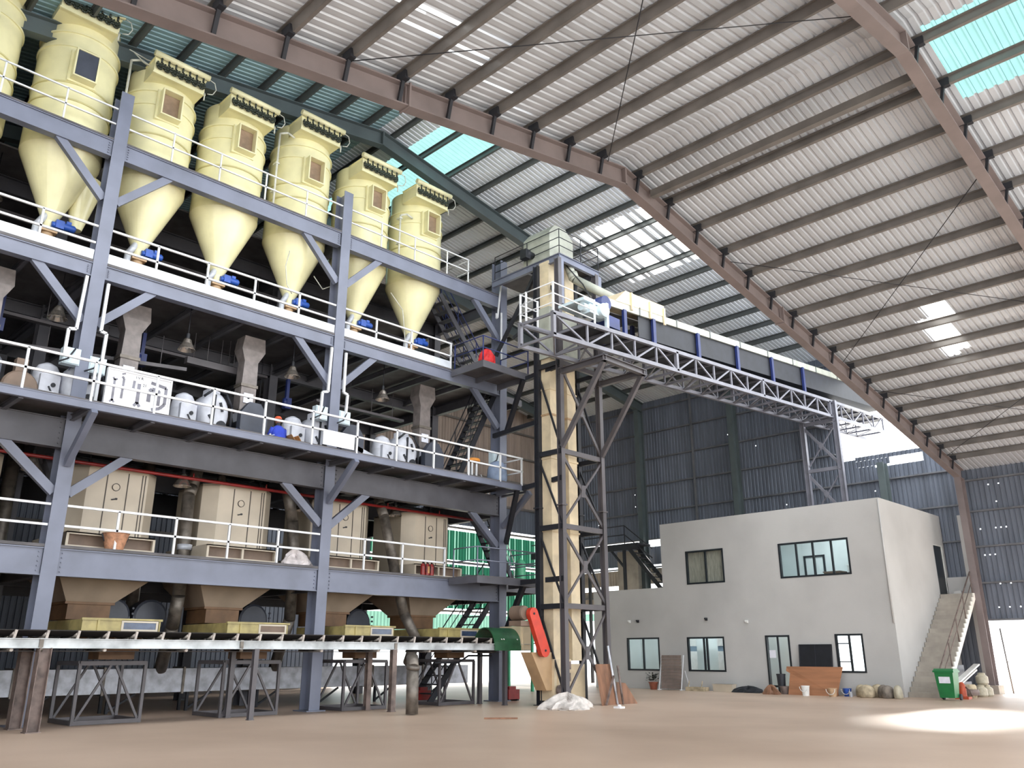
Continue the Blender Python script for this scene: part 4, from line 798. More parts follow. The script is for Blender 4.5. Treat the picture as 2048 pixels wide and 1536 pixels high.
# belt guard and drive at the foot
t = thing('belt_guard', 'bright red-orange slanting belt guard at the foot of the elevator', 'belt guard', (19.2, 17.9, 1.5))
p0, p1 = V((18.93, 17.86, 2.66)), V((19.42, 17.86, 1.6)); d = (p1-p0).normalized(); nn = V((d.z, 0, -d.x)); pts = []
for k in range(13): a = PI*k/12; pts.append(p0+nn*(.18*math.cos(a))-d*(.18*math.sin(a)))
for k in range(13): a = PI*k/12; pts.append(p1-nn*(.19*math.cos(a))+d*(.19*math.sin(a)))
b = B(); b.prism(pts, (0, .16, 0)); part('guard_shell', b, 'red_guard', t)
for p in (p0, p1): b = B(); b.tube((p.x, 17.84, p.z), (p.x, 17.88, p.z), .035, 10); part('shaft_hole', b, 'dark', t)
b = B(); b.lathe([(.2, 0), (.22, .05), (.22, .5), (.1, .55)], (18.75, 18.05, 2.68), 16, axis=1); b.box(18.5, 18.0, 2.3, 19.3, 18.5, 2.45); part('motor', b, 'cab_dark', t)
# ================================================================== LONG FLOOR CONVEYOR
cv = thing('belt_conveyor', 'long low belt conveyor with pale side rail running along the plant front', 'conveyor', (12, 19.85, 0))
for y, nm in ((19.5, 'side_rail'), (20.6, 'side_rail')):
    b = B(); b.bar((2.5, y, 1.71), (20.4, y, 1.71), .06, .17); b.bar((2.5, y-.03, 1.8), (20.4, y-.03, 1.8), .09, .015); b.bar((2.5, y-.03, 1.62), (20.4, y-.03, 1.62), .09, .015); part(nm, b, 'conv_rail', cv)
for x in (5.9, 10.35, 15.0):
    b = B(); b.box(x-.04, 19.44, 1.58, x+.04, 19.5, 1.82); b.tube((x, 19.47, 1.55), (x, 19.47, 1.63), .05, 8); part('rail_joint', b, 'galv_dark', cv)
b = B(); b.ring([[(x, 19.53, 1.96), (x, 19.78, 1.86), (x, 20.32, 1.86), (x, 20.57, 1.96), (x, 20.55, 1.98), (x, 20.31, 1.885), (x, 19.79, 1.885), (x, 19.55, 1.98)] for x in (2.5, 19.0)], sm=False); b.box(2.5, 19.56, 1.55, 19.2, 20.54, 1.565); b.box(2.5, 19.56, 1.79, 19.0, 20.54, 1.8); part('belt', b, 'belt', cv)
for k in range(27):
    x = 2.96+k*.605
    b = B(); b.bar((x, 19.5, 1.79), (x+.03, 19.5, 1.97), .05, .05, up=(0,1,0)); b.bar((x, 20.6, 1.79), (x, 20.6, 1.97), .04, .04, up=(0,1,0)); b.tube((x, 19.5, 1.9), (x, 19.78, 1.82), .035, 8); b.tube((x, 19.78, 1.82), (x, 20.32, 1.82), .035, 8); b.tube((x, 20.32, 1.82), (x, 20.6, 1.9), .035, 8); part('idler', b, 'idler', cv)
    if k % 3 == 1: b = B(); b.tube((x, 19.5, 1.58), (x, 20.6, 1.58), .035, 8); part('return_roller', b, 'idler', cv)
for x, m, w in ((5.98, 'rust', .24), (10.75, 'tower_steel', .12), (14.95, 'rust', .15), (19.3, 'tower_steel', .12)):
    for y in (19.48, 20.62):
        b = B(); b.ib((x, y, 0), (x, y, 1.62), w, w, .015, .012, up=(1,0,0) if w > .2 else (0,1,0)); b.box(x-w*.6, y-w*.6, 0, x+w*.6, y+w*.6, .02); part('leg', b, m, cv)
b = B(); pts = [(19.95+.0*k, 19.9-.48*math.cos(PI*k/16), 1.75+.55*math.sin(PI*k/16)) for k in range(17)]; inn = [(19.95, 19.9-.45*math.cos(PI*k/16), 1.75+.52*math.sin(PI*k/16)) for k in range(16, -1, -1)]
b.prism([(18.8, p[1], p[2]) for p in pts+inn], (1.15, 0, 0)); b.box(18.8, 19.4, 1.6, 19.95, 19.43, 1.76)
gg = part('green_cover', b, 'green_guard', cv, 'dark green half-round cover')
for x in (19.1, 19.2, 19.8): b = B(); b.tube((x, 19.405, 1.93), (x, 19.44, 1.95), .018, 8); part('rivet', b, 'white_plastic', gg)
b = B(); b.box(19.97, 19.45, 1.6, 20.45, 20.4, 2.35); b.box(20.05, 19.42, 1.6, 20.1, 19.45, 2.35); part('head_box', b, 'ivory', cv)
b = B(); b.tube((18.9, 19.6, 1.72), (18.9, 20.5, 1.72), .2, 18); part('head_pulley', b, 'belt', cv)
b = B(); b.path([(17.2, 20.4, 1.25), (18.2, 20.4, 1.25), (18.6, 20.4, 1.45), (19.6, 20.4, 1.45)], .03, 8); part('cable_pipe', b, 'dark', cv)
# ================================================================== GANTRY
gt = thing('conveyor_gantry', 'long grey lattice bridge running from the tower to the far wall', 'gantry', (27, 16.4, 10.6))
GN, GF = 15.7, 17.1; gx0, gx1 = 17.6, 44
def gb(x): return 10.69+.0665*(x-17.55)
def gtp(x): return 11.41+.067*(x-17.55)
for y in (GN, GF):
    for f, nm in ((gtp, 'top_chord'), (gb, 'bottom_chord')):
        b = B(); b.bar((gx0-.06, y, f(gx0)), (gx1, y, f(gx1)), .12, .13); part(nm, b, 'gantry', gt)
xs = [17.6]+[19.2+1.25*k for k in range(20)]
for i, x in enumerate(xs):
    thick = x in (17.6,) or i in (5, 10, 15)
    for y in (GN, GF):
        b = B(); b.bar((x, y, gb(x)), (x, y, gtp(x)), .12 if thick else .06, .12 if thick else .06, up=(0,1,0)); part('post', b, 'gantry', gt)
        if i < len(xs)-1:
            x2 = xs[i+1]; p, q = ((x, gtp(x)), (x2, gb(x2))) if i % 2 == 0 else ((x, gb(x)), (x2, gtp(x2)))
            b = B(); b.bar((p[0], y, p[1]), (q[0], y, q[1]), .05, .06); part('diagonal', b, 'gantry', gt)
    b = B(); b.bar((x, GN, gb(x)), (x, GF, gb(x)), .06, .08); b.bar((x, GN, gtp(x)), (x, GF, gtp(x)), .06, .08); part('cross_member', b, 'gantry', gt)
    if i < len(xs)-1: b = B(); b.bar((x, GN, gb(x)), (xs[i+1], GF, gb(xs[i+1])), .05, .05); part('lateral', b, 'gantry', gt)
b = B(); b.bar((17.6, GF, gtp(17.6)), (17.6, GN, gb(17.6)), .05, .06); part('end_diagonal', b, 'gantry', gt)
b = B(); b.prism([(19.2, GN+.1, gtp(19.2)+.05), (44, GN+.1, gtp(44)+.05), (44, GF-.1, gtp(44)+.05), (19.2, GF-.1, gtp(19.2)+.05)], (0, 0, .02)); part('deck_sheet', b, 'dark', gt)
# railing on the gantry end
t = thing('gantry_railing', 'white railing around the tower end of the lattice bridge', 'railing', (18.4, 16.4, 11.45)); z = 11.47
rp = [(19.6, GN), (17.6, GN), (17.6, GF), (18.4, GF)]
for h in (.98, .62, .3): b = B(); b.path([(p[0], p[1], z+h) for p in rp], .02, 8); part('rail', b, 'rail_white', t)
for p in [(19.6, GN), (17.6, GN), (17.6, 16.85), (17.6, GF), (18.4, GF)]: b = B(); b.bar((p[0], p[1], z), (p[0], p[1], z+1.0), .05, .05, up=(0,1,0)); part('post', b, 'rail_white', t)
# overhead conveyor
oc = thing('overhead_conveyor', 'overhead belt conveyor with pale side rail and dark sides on top of the lattice bridge', 'conveyor', (28, 16.4, 12.5))
def oz(x): return 12.63+.088*(x-20.35)
for y in (15.95, 16.85):
    b = B(); b.bar((20.35, y, oz(20.35)+.14), (44, y, oz(44)+.14), .07, .26); part('side_rail', b, 'conv_cream', oc)
for k in range(10):
    x = 22.4+2.3*k; b = B(); b.box(x-.03, 15.9, oz(x), x+.03, 15.95, oz(x)+.3); part('rail_joint', b, 'purlin_high', oc)
b = B(); b.prism([(22.4, 16.0, oz(22.4)-.75), (44, 16.0, oz(44)-.85), (44, 16.0, oz(44)+.02), (22.4, 16.0, oz(22.4)+.02)], (0, .03, 0)); b.prism([(22.4, 16.0, oz(22.4)-.78), (44, 16.0, oz(44)-.88), (44, 16.8, oz(44)-.88), (22.4, 16.8, oz(22.4)-.78)], (0, 0, .03)); part('side_plate', b, 'dark', oc)
b = B(); b.prism([(20.4, 16.0, oz(20.4)+.28), (44, 16.0, oz(44)+.28), (44, 16.8, oz(44)+.28), (20.4, 16.8, oz(20.4)+.28)], (0, 0, .03)); b.prism([(20.4, 16.0, oz(20.4)-.2), (22.4, 16.0, oz(22.4)-.2), (22.4, 16.8, oz(22.4)-.2), (20.4, 16.8, oz(20.4)-.2)], (0, 0, .03)); part('belt', b, 'belt', oc)
for x in (21.5, 23.2, 26.1, 29.0, 31.9, 34.8):
    for y in (15.92, 16.85):
        b = B(); b.bar((x, y, gtp(x)+.05), (x, y, oz(x)+.02), .16, .1, up=(0,1,0)); part('leg', b, 'navy', oc)
b = B(); b.prism([(21.0, 15.9, 12.95), (21.6, 15.9, 13.5), (22.1, 15.9, 13.52), (23.9, 15.9, 13.62), (23.9, 15.9, 13.2)], (0, 1.0, 0))
for x in (21.9, 23.0, 23.85): b.box(x-.04, 15.84, 12.85, x+.04, 15.9, 13.5)
part('inlet_cover', b, 'cover_cream', oc)
b = B(); b.lathe([(.2, 0), (.24, .04), (.24, .3), (.2, .34)], (20.1, 15.62, 12.25), 18, axis=1); b.box(19.5, 15.8, 12.05, 20.4, 16.2, 12.35); b.tube((19.3, 16.0, 12.25), (19.9, 16.0, 12.25), .15, 14); b.box(20.3, 15.75, 11.5, 20.42, 15.85, 12.6); b.box(19.2, 15.8, 12.4, 20.3, 16.9, 12.5); part('drive_unit', b, 'junction', oc)
b = B(); b.tube((20.5, 15.9, 12.7), (20.5, 16.9, 12.7), .26, 18); b.box(20.6, 15.9, 11.9, 21.2, 16.8, 12.3); part('head_pulley', b, 'navy', oc)
# trestle on the office roof
t = thing('gantry_trestle', 'grey braced trestle standing on the office roof under the lattice bridge', 'trestle', (37, 16.4, 7.3))
ty0, ty1 = 15.62, 17.25
b = B(); b.ib((37, ty0, 7.32), (37, ty0, 12.75), .2, .22, .02, .02, up=(0,1,0)); part('leg', b, 'gantry', t)
b = B(); b.ib((37, ty1, 7.32), (37, ty1, 11.95), .2, .22, .02, .02, up=(0,1,0)); part('leg', b, 'gantry', t)
for z in (9.6, 11.85): b = B(); b.bar((37, ty0, z), (37, ty1, z), .1, .16); part('cross_bar', b, 'gantry', t)
for z0, z1 in ((7.4, 9.5), (9.7, 11.75)):
    for s, w in ((0, .12), (1, .05)):
        b = B(); b.bar((37+.06*s, ty0 if s else ty1, z1), (37+.06*s, ty1 if s else ty0, z0), .05, w, up=(0,0,1)); part('diagonal', b, 'gantry', t)
    b = B(); ym, zm = (ty0+ty1)/2, (z0+z1)/2; b.prism([(36.95, ym-.14, zm), (36.95, ym, zm-.2), (36.95, ym+.14, zm), (36.95, ym, zm+.2)], (.02, 0, 0)); part('gusset', b, 'gantry', t)
for y in (ty0, ty1): b = B(); b.box(36.8, y-.2, 7.3, 37.2, y+.2, 7.33); part('base_plate', b, 'gantry', t)
# ================================================================== WALKWAY BEHIND THE TOWER
t = thing('walkway', 'dark raised walkway with railing on the end wall, left of the office', 'walkway', (38, 30, 7.2))
b = B(); b.box(37.4, 27.5, 7.2, 38.6, 35.5, 7.3); b.box(37.4, 27.5, 6.95, 37.5, 35.5, 7.2); part('plate', b, 'dark', t)
for h in (.5, 1.0): b = B(); b.path([(37.45, 35.5, 7.3+h), (37.45, 28.4, 7.3+h), (37.45, 26.6, 5.9+h)], .03, 6); part('rail', b, 'dark', t)
for y in (28.4, 30, 31.6, 33.2): b = B(); b.tube((37.45, y, 7.3), (37.45, y, 8.3), .03, 6); part('post', b, 'dark', t)
for y in (28.5, 31, 34):
    b = B(); b.bar((37.5, y, 0), (37.5, y, 7.0), .14, .14, up=(1,0,0)); b.bar((37.5, y, 6), (37.5, y+.9, 7), .1, .1); part('leg', b, 'dark', t)
b = B(); b.bar((37.5, 28.3, 7.2), (37.5, 25.9, 4.45), .06, .22); b.bar((38.4, 28.3, 7.2), (38.4, 25.9, 4.45), .06, .22); part('stair_stringer', b, 'dark', t)
for k in range(10): f = (k+.5)/10; b = B(); b.box(37.5, 28.3-2.4*f-.12, 7.2-2.75*f-.02, 38.4, 28.3-2.4*f+.12, 7.2-2.75*f+.02); part('stair_tread', b, 'dark', t)
GCX, GCY, GCZ = 26.7, 26.0, 4.3
b = B(); b.lathe([(.2, 0), (.24, .05), (.24, .95), (.18, 1.08), (.08, 1.15), (.08, 1.22)], (GCX, GCY, GCZ), 18); b.box(GCX-.5, GCY-.4, GCZ-.1, GCX+.5, GCY+.4, GCZ); b.bar((GCX-.4, GCY+.3, 0), (GCX-.4, GCY+.3, GCZ-.1), .1, .1, up=(0,1,0)); b.bar((GCX+.4, GCY-.3, 0), (GCX+.4, GCY-.3, GCZ-.1), .1, .1, up=(0,1,0)); solo('green_cylinder', b, 'cyl_green', 'pale green upright tank standing high behind the end column of the plant', 'tank')
# ================================================================== OFFICE BLOCK
XO = 32.9; OY0, OYM, OYL = 12.6, 22.87, 27.0
of = thing('office_block', 'plain two-storey grey-white rendered office block inside the hall', 'office building', (XO+3, 18, 0))
def holed(b, x0, x1, y0, y1, z0, z1, holes):
    ys = sorted({y0, y1, *[h[0] for h in holes], *[h[1] for h in holes]}); zs_ = sorted({z0, z1, *[h[2] for h in holes], *[h[3] for h in holes]})
    for a, c in zip(ys, ys[1:]):
        for d, e in zip(zs_, zs_[1:]):
            ym, zm = (a+c)/2, (d+e)/2
            if not any(h[0] < ym < h[1] and h[2] < zm < h[3] for h in holes): b.box(x0, a, d, x1, c, e)
WIN = dict(ul=(19.6, 21.54, 4.47, 5.94), ur=(13.99, 16.98, 4.47, 5.89), l1=(23.22, 25.05, .78, 2.22), l2=(19.86, 21.73, .78, 2.21), l3=(13.87, 14.97, .82, 2.24), dr=(16.86, 17.93, 0, 2.23))
b = B(); holed(b, XO, XO+.18, OY0, OYM, 0, 7.3, [WIN[k] for k in ('ul', 'ur', 'l2', 'l3', 'dr')]); holed(b, XO, XO+.18, OYM, OYL, 0, 4.42, [WIN['l1']]); part('front_wall', b, 'plaster', of)
b = B(); b.box(XO+.18, OY0, 0, 38.2, OY0+.18, 7.3); b.box(39.3, OY0, 0, 39.5, OY0+.18, 7.3); b.box(38.2, OY0, 6.0, 39.3, OY0+.18, 7.3); b.box(38.2, OY0, 0, 39.3, OY0+.18, 3.72); part('side_wall', b, 'plaster', of)
b = B(); b.box(XO, OY0+.18, 7.12, 39.5, OYM, 7.3) if False else b.box(XO+.18, OY0+.18, 7.1, 39.5, OYM, 7.28); b.box(XO+.18, OYM, 4.25, 39.5, OYL, 4.4); part('roof_slab', b, 'concrete', of)
b = B(); b.box(XO+.18, OYM-.15, 4.4, 39.5, OYM, 7.1); b.box(XO+.18, OYL-.15, 0, 39.5, OYL, 4.25); b.box(36.4, 18.3, 0, 36.5, OYL-.15, 4.0); b.box(36.4, OY0+.18, 4.4, 36.5, OYM-.15, 7.1); b.box(XO+.18, OY0+.18, 4.0, 39.5, OYM, 4.2); b.box(XO+.18, 18.2, 0, 39.5, 18.3, 4.0); b.box(XO+.18, 18.9, 4.4, 36.4, 19.0, 7.1); part('inner_wall', b, 'plaster_in', of)
def window(k, panes, lab, trans=(), hd=False):
    y0, y1, z0, z1 = WIN[k]; fw = .07; xf = XO+.05
    b = B(); b.box(XO-.02, y0, z0, XO+.1, y1, z0+fw); b.box(XO-.02, y0, z1-fw, XO+.1, y1, z1); b.box(XO-.02, y0, z0+fw, XO+.1, y0+fw, z1-fw); b.box(XO-.02, y1-fw, z0+fw, XO+.1, y1, z1-fw)
    for f in panes: y = y0+(y1-y0)*f; b.box(XO-.01, y-fw*.45, z0+fw, XO+.08, y+fw*.45, z1-fw)
    for (fa, fb, fz) in trans: b.box(XO+.0, y0+(y1-y0)*fa, z0+(z1-z0)*fz-.02, XO+.06, y0+(y1-y0)*fb, z0+(z1-z0)*fz+.02)
    w = part('window_frame', b, 'black_frame', of, lab)
    b = B(); b.box(xf, y0+fw, z0+fw, xf+.006, y1-fw, z1-fw); part('pane', b, 'glass', w); return w
window('ul', (.48,), 'upper left window with beige curtain'); window('ur', (.24, .5, .74), 'wide upper right window'); window('l1', (.5,), 'lower window at the left end'); window('l2', (.47, .55), 'lower window beside the slatted panel'); window('l3', (.5,), 'bright lower window near the stairs', ((.5, 1, .28), (.5, 1, .75)))
y0, y1, z0, z1 = WIN['dr']; b = B(); b.box(XO-.03, y0, 0, XO+.12, y0+.07, z1); b.box(XO-.03, y1-.07, 0, XO+.12, y1, z1); b.box(XO-.03, y0+.07, z1-.07, XO+.12, y1-.07, z1); b.box(XO-.02, 17.36, 0, XO+.05, 17.42, z1-.07); dd = part('door_frame', b, 'black_frame', of)
b = B(); b.box(XO+.0, y0+.07, .05, XO+.04, 17.36, z1-.07); part('door_leaf', b, 'glass', dd); b = B(); b.box(XO+.02, 17.42, .25, XO+.03, y1-.07, z1-.07); part('glazed_leaf', b, 'glass', dd); b = B(); b.box(XO-.0, 17.42, .22, XO+.05, y1-.07, .3); part('rail', b, 'black_frame', dd)
b = B(); b.box(XO-.0, 17.52, 1.35, XO+.015, 17.8, 1.65); part('notice', b, 'paper', dd)
b = B(); b.box(XO+.2, 19.3, 4.45, XO+.23, 21.8, 6.1); part('curtain', b, 'curtain', of)
b = B(); b.box(38.2, OY0+.02, 3.72, 38.26, OY0+.16, 6.0); b.box(39.24, OY0+.02, 3.72, 39.3, OY0+.16, 6.0); b.box(38.26, OY0+.02, 5.94, 39.24, OY0+.16, 6.0); dd = part('stair_door_frame', b, 'white_plastic', of); b = B(); b.box(38.26, OY0+.05, 3.74, 39.24, OY0+.09, 5.94); part('stair_door', b, 'black_frame', dd)
for y, lab in ((17.95, 'inside door of the upper right room'),):
    b = B(); b.box(36.34, 16.6, 4.4, 36.4, 16.68, 5.7); b.box(36.34, 17.5, 4.4, 36.4, 17.58, 5.7); b.box(36.34, 16.68, 5.62, 36.4, 17.5, 5.7); b.box(36.34, 17.04, 4.4, 36.4, 17.1, 5.62); part('inner_door', b, 'black_frame', of)
b = B(); b.tube((XO+.0, OY0+.03, 7.25), (XO-.03, OY0+.03, 2.6), .03, 8); part('corner_conduit', b, 'plaster', of)
# tube lamps inside the rooms
for q, lab in (((34.4, 14, 7.0, 34.5, 17, 7.06), 'tube lamp on the ceiling of the upper right room'), ((34.4, 19.5, 3.86, 34.5, 22, 3.92), 'tube lamp in the lower control room'), ((34.4, 23, 3.86, 34.5, 25.5, 3.92), 'tube lamp in the lower left room'), ((34.4, 16.3, 3.86, 34.5, 17.8, 3.92), 'tube lamp behind the ground floor door')):
    t = thing('tube_lamp', lab, 'lamp', (q[0], q[1], q[2])); b = B(); b.box(*q); part('tube', b, 'tube', t); b = B(); b.box(q[0]-.06, q[1], q[5], q[3]+.06, q[4], q[5]+.06); part('lamp_tray', b, 'white_plastic', t)
for y, lab in ((19.75, 'pale control cabinet right in the lower window beside the slatted panel'), (20.95, 'pale control cabinet left in the lower window beside the slatted panel'), (23.5, 'pale control cabinet in the lower window at the left end')):
    t = thing('control_cabinet', lab, 'control cabinet', (35.2, y, 0), 'control cabinets behind the lower windows')
    b = B(); b.box(34.9, y-.5, 0, 35.6, y+.5, 1.62); b.box(34.9, y-.5, 1.85, 35.6, y+.5, 2.6); part('cabinet_body', b, 'white_plastic', t)
    b = B(); b.box(34.93, y-.5, 1.62, 35.6, y+.5, 1.85); part('dark_band', b, 'room_blue', t)
    b = B(); b.box(34.88, y-.05, 2.0, 34.9, y+.06, 2.25); part('meter', b, 'dark', t)
    b = B(); b.box(34.86, y-.2, 1.62, 34.9, y+.12, 1.84); part('screen', b, 'paper', t)
for q, lab in (((34.9, 14.1, 4.2, 35.5, 15.0, 5.0), 'low counter in the upper right room'), ((34.6, 15.2, 4.2, 35.2, 15.9, 4.75), 'dark desk box in the upper right room')):
    b = B(); b.box(*q); b.box(q[0]-.03, q[1]-.03, q[5], q[3]+.03, q[4]+.03, q[5]+.04); solo('desk', b, 'cab_dark' if q[0] < 34.8 else 'white_plastic', lab, 'desk')
# wall lamps on the office front
for y, z, m, lab in ((24.84, 2.95, 'white_plastic', 'tiny white wall fitting above the leftmost lower window'), (24.35, 2.95, 'dark', 'tiny dark wall fitting above the leftmost lower window'), (20.66, 2.95, 'dark', 'small dark wall fitting above the second lower window'), (18.7, 2.8, 'white_plastic', 'small white wall fitting left of the ground floor door')):
    t = thing('wall_fitting', lab, 'wall lamp', (XO, y, z)); b = B(); b.box(XO-.06, y-.05, z-.06, XO, y+.05, z+.06); part('fitting_body', b, m, t); b = B(); b.tube((XO-.06, y, z), (XO-.14, y, z+.03), .04, 8); part('fitting_head', b, m, t)
# concrete stair
st = thing('concrete_stair', 'pale concrete stair climbing along the office side wall with a brown handrail', 'stairs', (35.7, 12, 0))
n = 22; x0, run, rise = 33.2, .232, .176; ya, yb = 11.3, 12.58
prof = [(x0, 0)]
for k in range(n): prof += [(x0+k*run, (k+1)*rise), (x0+(k+1)*run, (k+1)*rise)]
xe = x0+n*run; prof += [(39.45, n*rise), (39.45, n*rise-.18), (xe, n*rise-.3), (x0+.5, 0)]
def flight(b, y0, y1):
    for k in range(n):
        xk = x0+k*run; zlo = max(0, (k)*rise-.16); zl2 = max(0, (k+1)*rise-.16)
        b.prism([(xk, y0, max(0, k*rise-.2)), (xk+run, y0, max(0, (k+1)*rise-.2)), (xk+run, y0, (k+1)*rise), (xk, y0, (k+1)*rise)], (0, y1-y0, 0))
b = B(); flight(b, ya+.04, yb); b.box(xe, ya, n*rise-.2, 39.45, yb, n*rise); part('flight', b, 'concrete', st)
b = B(); flight(b, ya, ya+.04); part('edge_strip', b, 'stair_white', st)
b = B(); b.box(39.2, ya, n*rise, 39.45, yb, n*rise+.75); b.box(38.6, 11.9, n*rise, 38.95, 12.2, n*rise+.14); part('landing_parapet', b, 'plaster', st)
def sz(x): return max(0, (x-x0)/run*rise)
b = B(); b.path([(33.0, ya+.06, 0), (32.95, ya+.06, .8), (33.2, ya+.06, 1.0), (38.25, ya+.06, sz(38.25)+.9)], .028, 8); b.path([(33.2, ya+.06, .6), (38.25, ya+.06, sz(38.25)+.45)], .018, 6)
for x in (33.3, 34.5, 35.7, 36.9, 38.2): b.tube((x, ya+.06, sz(x)), (x, ya+.06, sz(x)+.92), .022, 8)
part('handrail', b, 'rust', st)
b = B(); b.box(39.1, 11.35, 0, 39.5, 11.75, 7.2); solo('trim_1', b, 'plaster', 'pale wall pier behind the stair', kind='structure')
b = B(); b.box(38.3, 28.2, 0, 38.8, 29.6, 7.0); solo('trim_2', b, 'concrete', 'grey pier on the end wall left of the office', kind='structure')
b = B(); b.box(38.1, 10.95, 0, 38.8, 11.5, .32); solo('column_footing', b, 'concrete', 'pale concrete block at the foot of the column beside the stair', 'footing')
b = B(); b.tube((39.2, 10.75, 0), (39.2, 10.85, 2.5), .03, 8); b.tube((39.2, 10.78, 1.2), (39.4, 10.78, 1.2), .02, 6); solo('thin_post', b, 'purlin', 'thin grey post in the bright opening right of the column', 'post')
# ================================================================== THINGS ON THE FLOOR
t = thing('plywood_sheet', 'large orange-brown plywood sheet leaning before the office door and blackboard', 'board', (32.2, 15.8, 0)); b = B(); b.prism([(32.05, 14.75, 0), (32.05, 16.7, 0), (32.5, 16.78, .78), (32.52, 16.95, .86), (32.6, 16.95, 1.03), (32.6, 14.66, 1.03)], (.03, 0, .0)); part('sheet', b, 'ply', t)
b = B(); b.bar((32.66, 15.0, 0), (32.66, 15.0, .95), .05, .05, up=(1,0,0)); part('batten', b, 'ply', t)
t = thing('blackboard', 'black notice board leaning on the office wall behind the plywood sheet', 'blackboard', (32.75, 15.8, 0)); b = B(); b.prism([(32.62, 15.1, .3), (32.62, 16.45, .3), (32.82, 16.45, 1.84), (32.82, 15.1, 1.84)], (.03, 0, 0)); part('board_panel', b, 'blackboard', t)
b = B()
for y in (15.12, 15.78, 16.43): b.bar((32.6, y, 0), (32.81, y, 1.86), .04, .04, up=(1,0,0))
b.bar((32.82, 15.1, 1.85), (32.82, 16.45, 1.85), .03, .03); part('board_frame', b, 'dark', t)
def bucket(x, y, r, h, m, lab, handle=True, name='bucket'):
    t = thing(name, lab, 'bucket', (x, y, 0)); b = B(); b.lathe([(r*.8, 0), (r, h*.93), (r*1.07, h*.93), (r*1.07, h), (r*.98, h), (r*.78, .02)], (x, y, 0), 22); part('pail', b, m, t)
    if handle:
        b = B(); b.path([(x-.02, y+r*1.05*math.cos(PI*k/10), h*.9-r*1.2*math.sin(PI*k/10)) if True else 0 for k in range(11)], .012, 6); b.v = [(p[0]-r*.9, p[1], p[2]) for p in b.v]; part('handle', b, 'white_plastic', t)
bucket(31.6, 15.75, .15, .36, 'white_plastic', 'white bucket standing before the plywood sheet')
bucket(31.6, 14.7, .16, .3, 'tan_plastic', 'tan bucket at the right corner of the plywood sheet')
bucket(32.3, 14.45, .15, .28, 'blue', 'blue paint pail right of the plywood sheet')
bucket(31.9, 14.15, .08, .18, 'galv', 'little grey tin between the blue pail and the sacks', False, 'tin')
bucket(32.3, 16.95, .2, .3, 'rust', 'dark red-brown basin left of the plywood sheet', False, 'basin')
bucket(32.45, 17.15, .17, .75, 'dark', 'dark tall bin standing in front of the office door', False, 'waste_bin')
def sack(x, y, r, h, m, lab, sd, nm='sack'):
    rr = random.Random(sd); b = B(); rs = []
    for f, w in ((0, .85), (.08, 1), (.35, 1.05), (.65, .98), (.85, .8), (.95, .55), (1.0, .3), (1.02, .12)):
        rs.append([(x+r*w*math.cos(2*PI*i/18)*(1+.07*math.sin(3*i+sd)), y+r*w*math.sin(2*PI*i/18)*(1+.06*math.sin(2*i+sd)), h*f*(1+.02*rr.uniform(-1, 1))) for i in range(18)])
    b.ring(rs, sm=True); return solo(nm, b, m, lab, 'sack' if nm == 'sack' else 'canister')
sack(32.4, 13.95, .2, .42, 'sack', 'pale sack, leftmost of the row right of the plywood sheet', 1)
sack(31.9, 13.55, .27, .43, 'sack', 'large beige sack in the front of the row by the office corner', 2)
sack(32.4, 13.35, .22, .44, 'sack', 'beige sack half hidden behind the large beige sack', 3)
sack(32.2, 13.05, .2, .43, 'sack_grey', 'brownish grey sack in the middle of the row', 4)
sack(31.9, 12.8, .21, .42, 'sack_grey', 'grey sack with bluish tinge near the office corner', 5)
sack(31.8, 12.4, .15, .44, 'jerry', 'upright cream plastic canister, rightmost of the row by the corner', 6, 'canister')
t = thing('slatted_panel', 'brown-grey slatted panel on a white A-frame before the second lower window', 'slatted panel', (32.3, 22.25, 0)); b = B()
for k in range(10): z = .06+.14*k; b.prism([(32.2+z*.08, 21.72, z), (32.2+z*.08, 22.75, z), (32.22+(z+.13)*.08, 22.75, z+.13), (32.22+(z+.13)*.08, 21.72, z+.13)], (.025, 0, 0))
part('slats', b, 'louver', t)
for y in (21.65, 22.8): b = B(); b.bar((32.1, y, 0), (32.42, y, 1.45), .035, .035, up=(0,1,0)); b.bar((32.8, y, 0), (32.45, y, .8), .03, .03, up=(0,1,0)); b.bar((32.0, y, .03), (32.8, y, .03), .03, .03); part('side_frame', b, 'rail_white', t)
t = thing('potted_plant', 'dark leafy plant in a terracotta pot left of the slatted panel', 'plant', (32.4, 23.3, 0)); b = B(); b.lathe([(.14, 0), (.2, .28), (.22, .28), (.22, .32), (.18, .32)], (32.4, 23.3, 0), 18); part('pot', b, 'terracotta', t)
b = B(); rr = random.Random(9)
for k in range(70):
    a = rr.uniform(0, 2*PI); rad = rr.uniform(.05, .3); z = .36+rr.uniform(0, .3); c = V((32.4+rad*math.cos(a), 23.3+rad*math.sin(a), z)); d = V((math.cos(a), math.sin(a), rr.uniform(.2, .8))).normalized()*.14; s_ = V((-math.sin(a), math.cos(a), 0))*.045; b.add([c-s_*.2, c+d*.5+s_, c+d, c+d*.5-s_], [(0,1,2,3)])
part('foliage', b, 'foliage', t)
t = thing('timber_crate', 'low pale open crate at the foot of the office wall below the second lower window', 'crate', (32.4, 20.9, 0)); b = B()
for q in ((32.2, 20.6, 0, 32.22, 21.5, .16), (32.6, 20.6, 0, 32.62, 21.5, .16), (32.22, 20.6, 0, 32.6, 20.62, .16), (32.22, 21.48, 0, 32.6, 21.5, .16)): b.box(*q)
for y in (20.7, 21.35): b.bar((32.2, y, .16), (32.3, y, .4), .03, .03, up=(0,1,0))
part('crate_boards', b, 'sack', t)
b = B(); b.box(32.45, 19.4, 0, 32.8, 20.3, .3); b.box(32.43, 19.38, .26, 32.82, 20.32, .3); solo('carton_block', b, 'cab', 'low pale box lying against the wall below the second lower window', 'box')
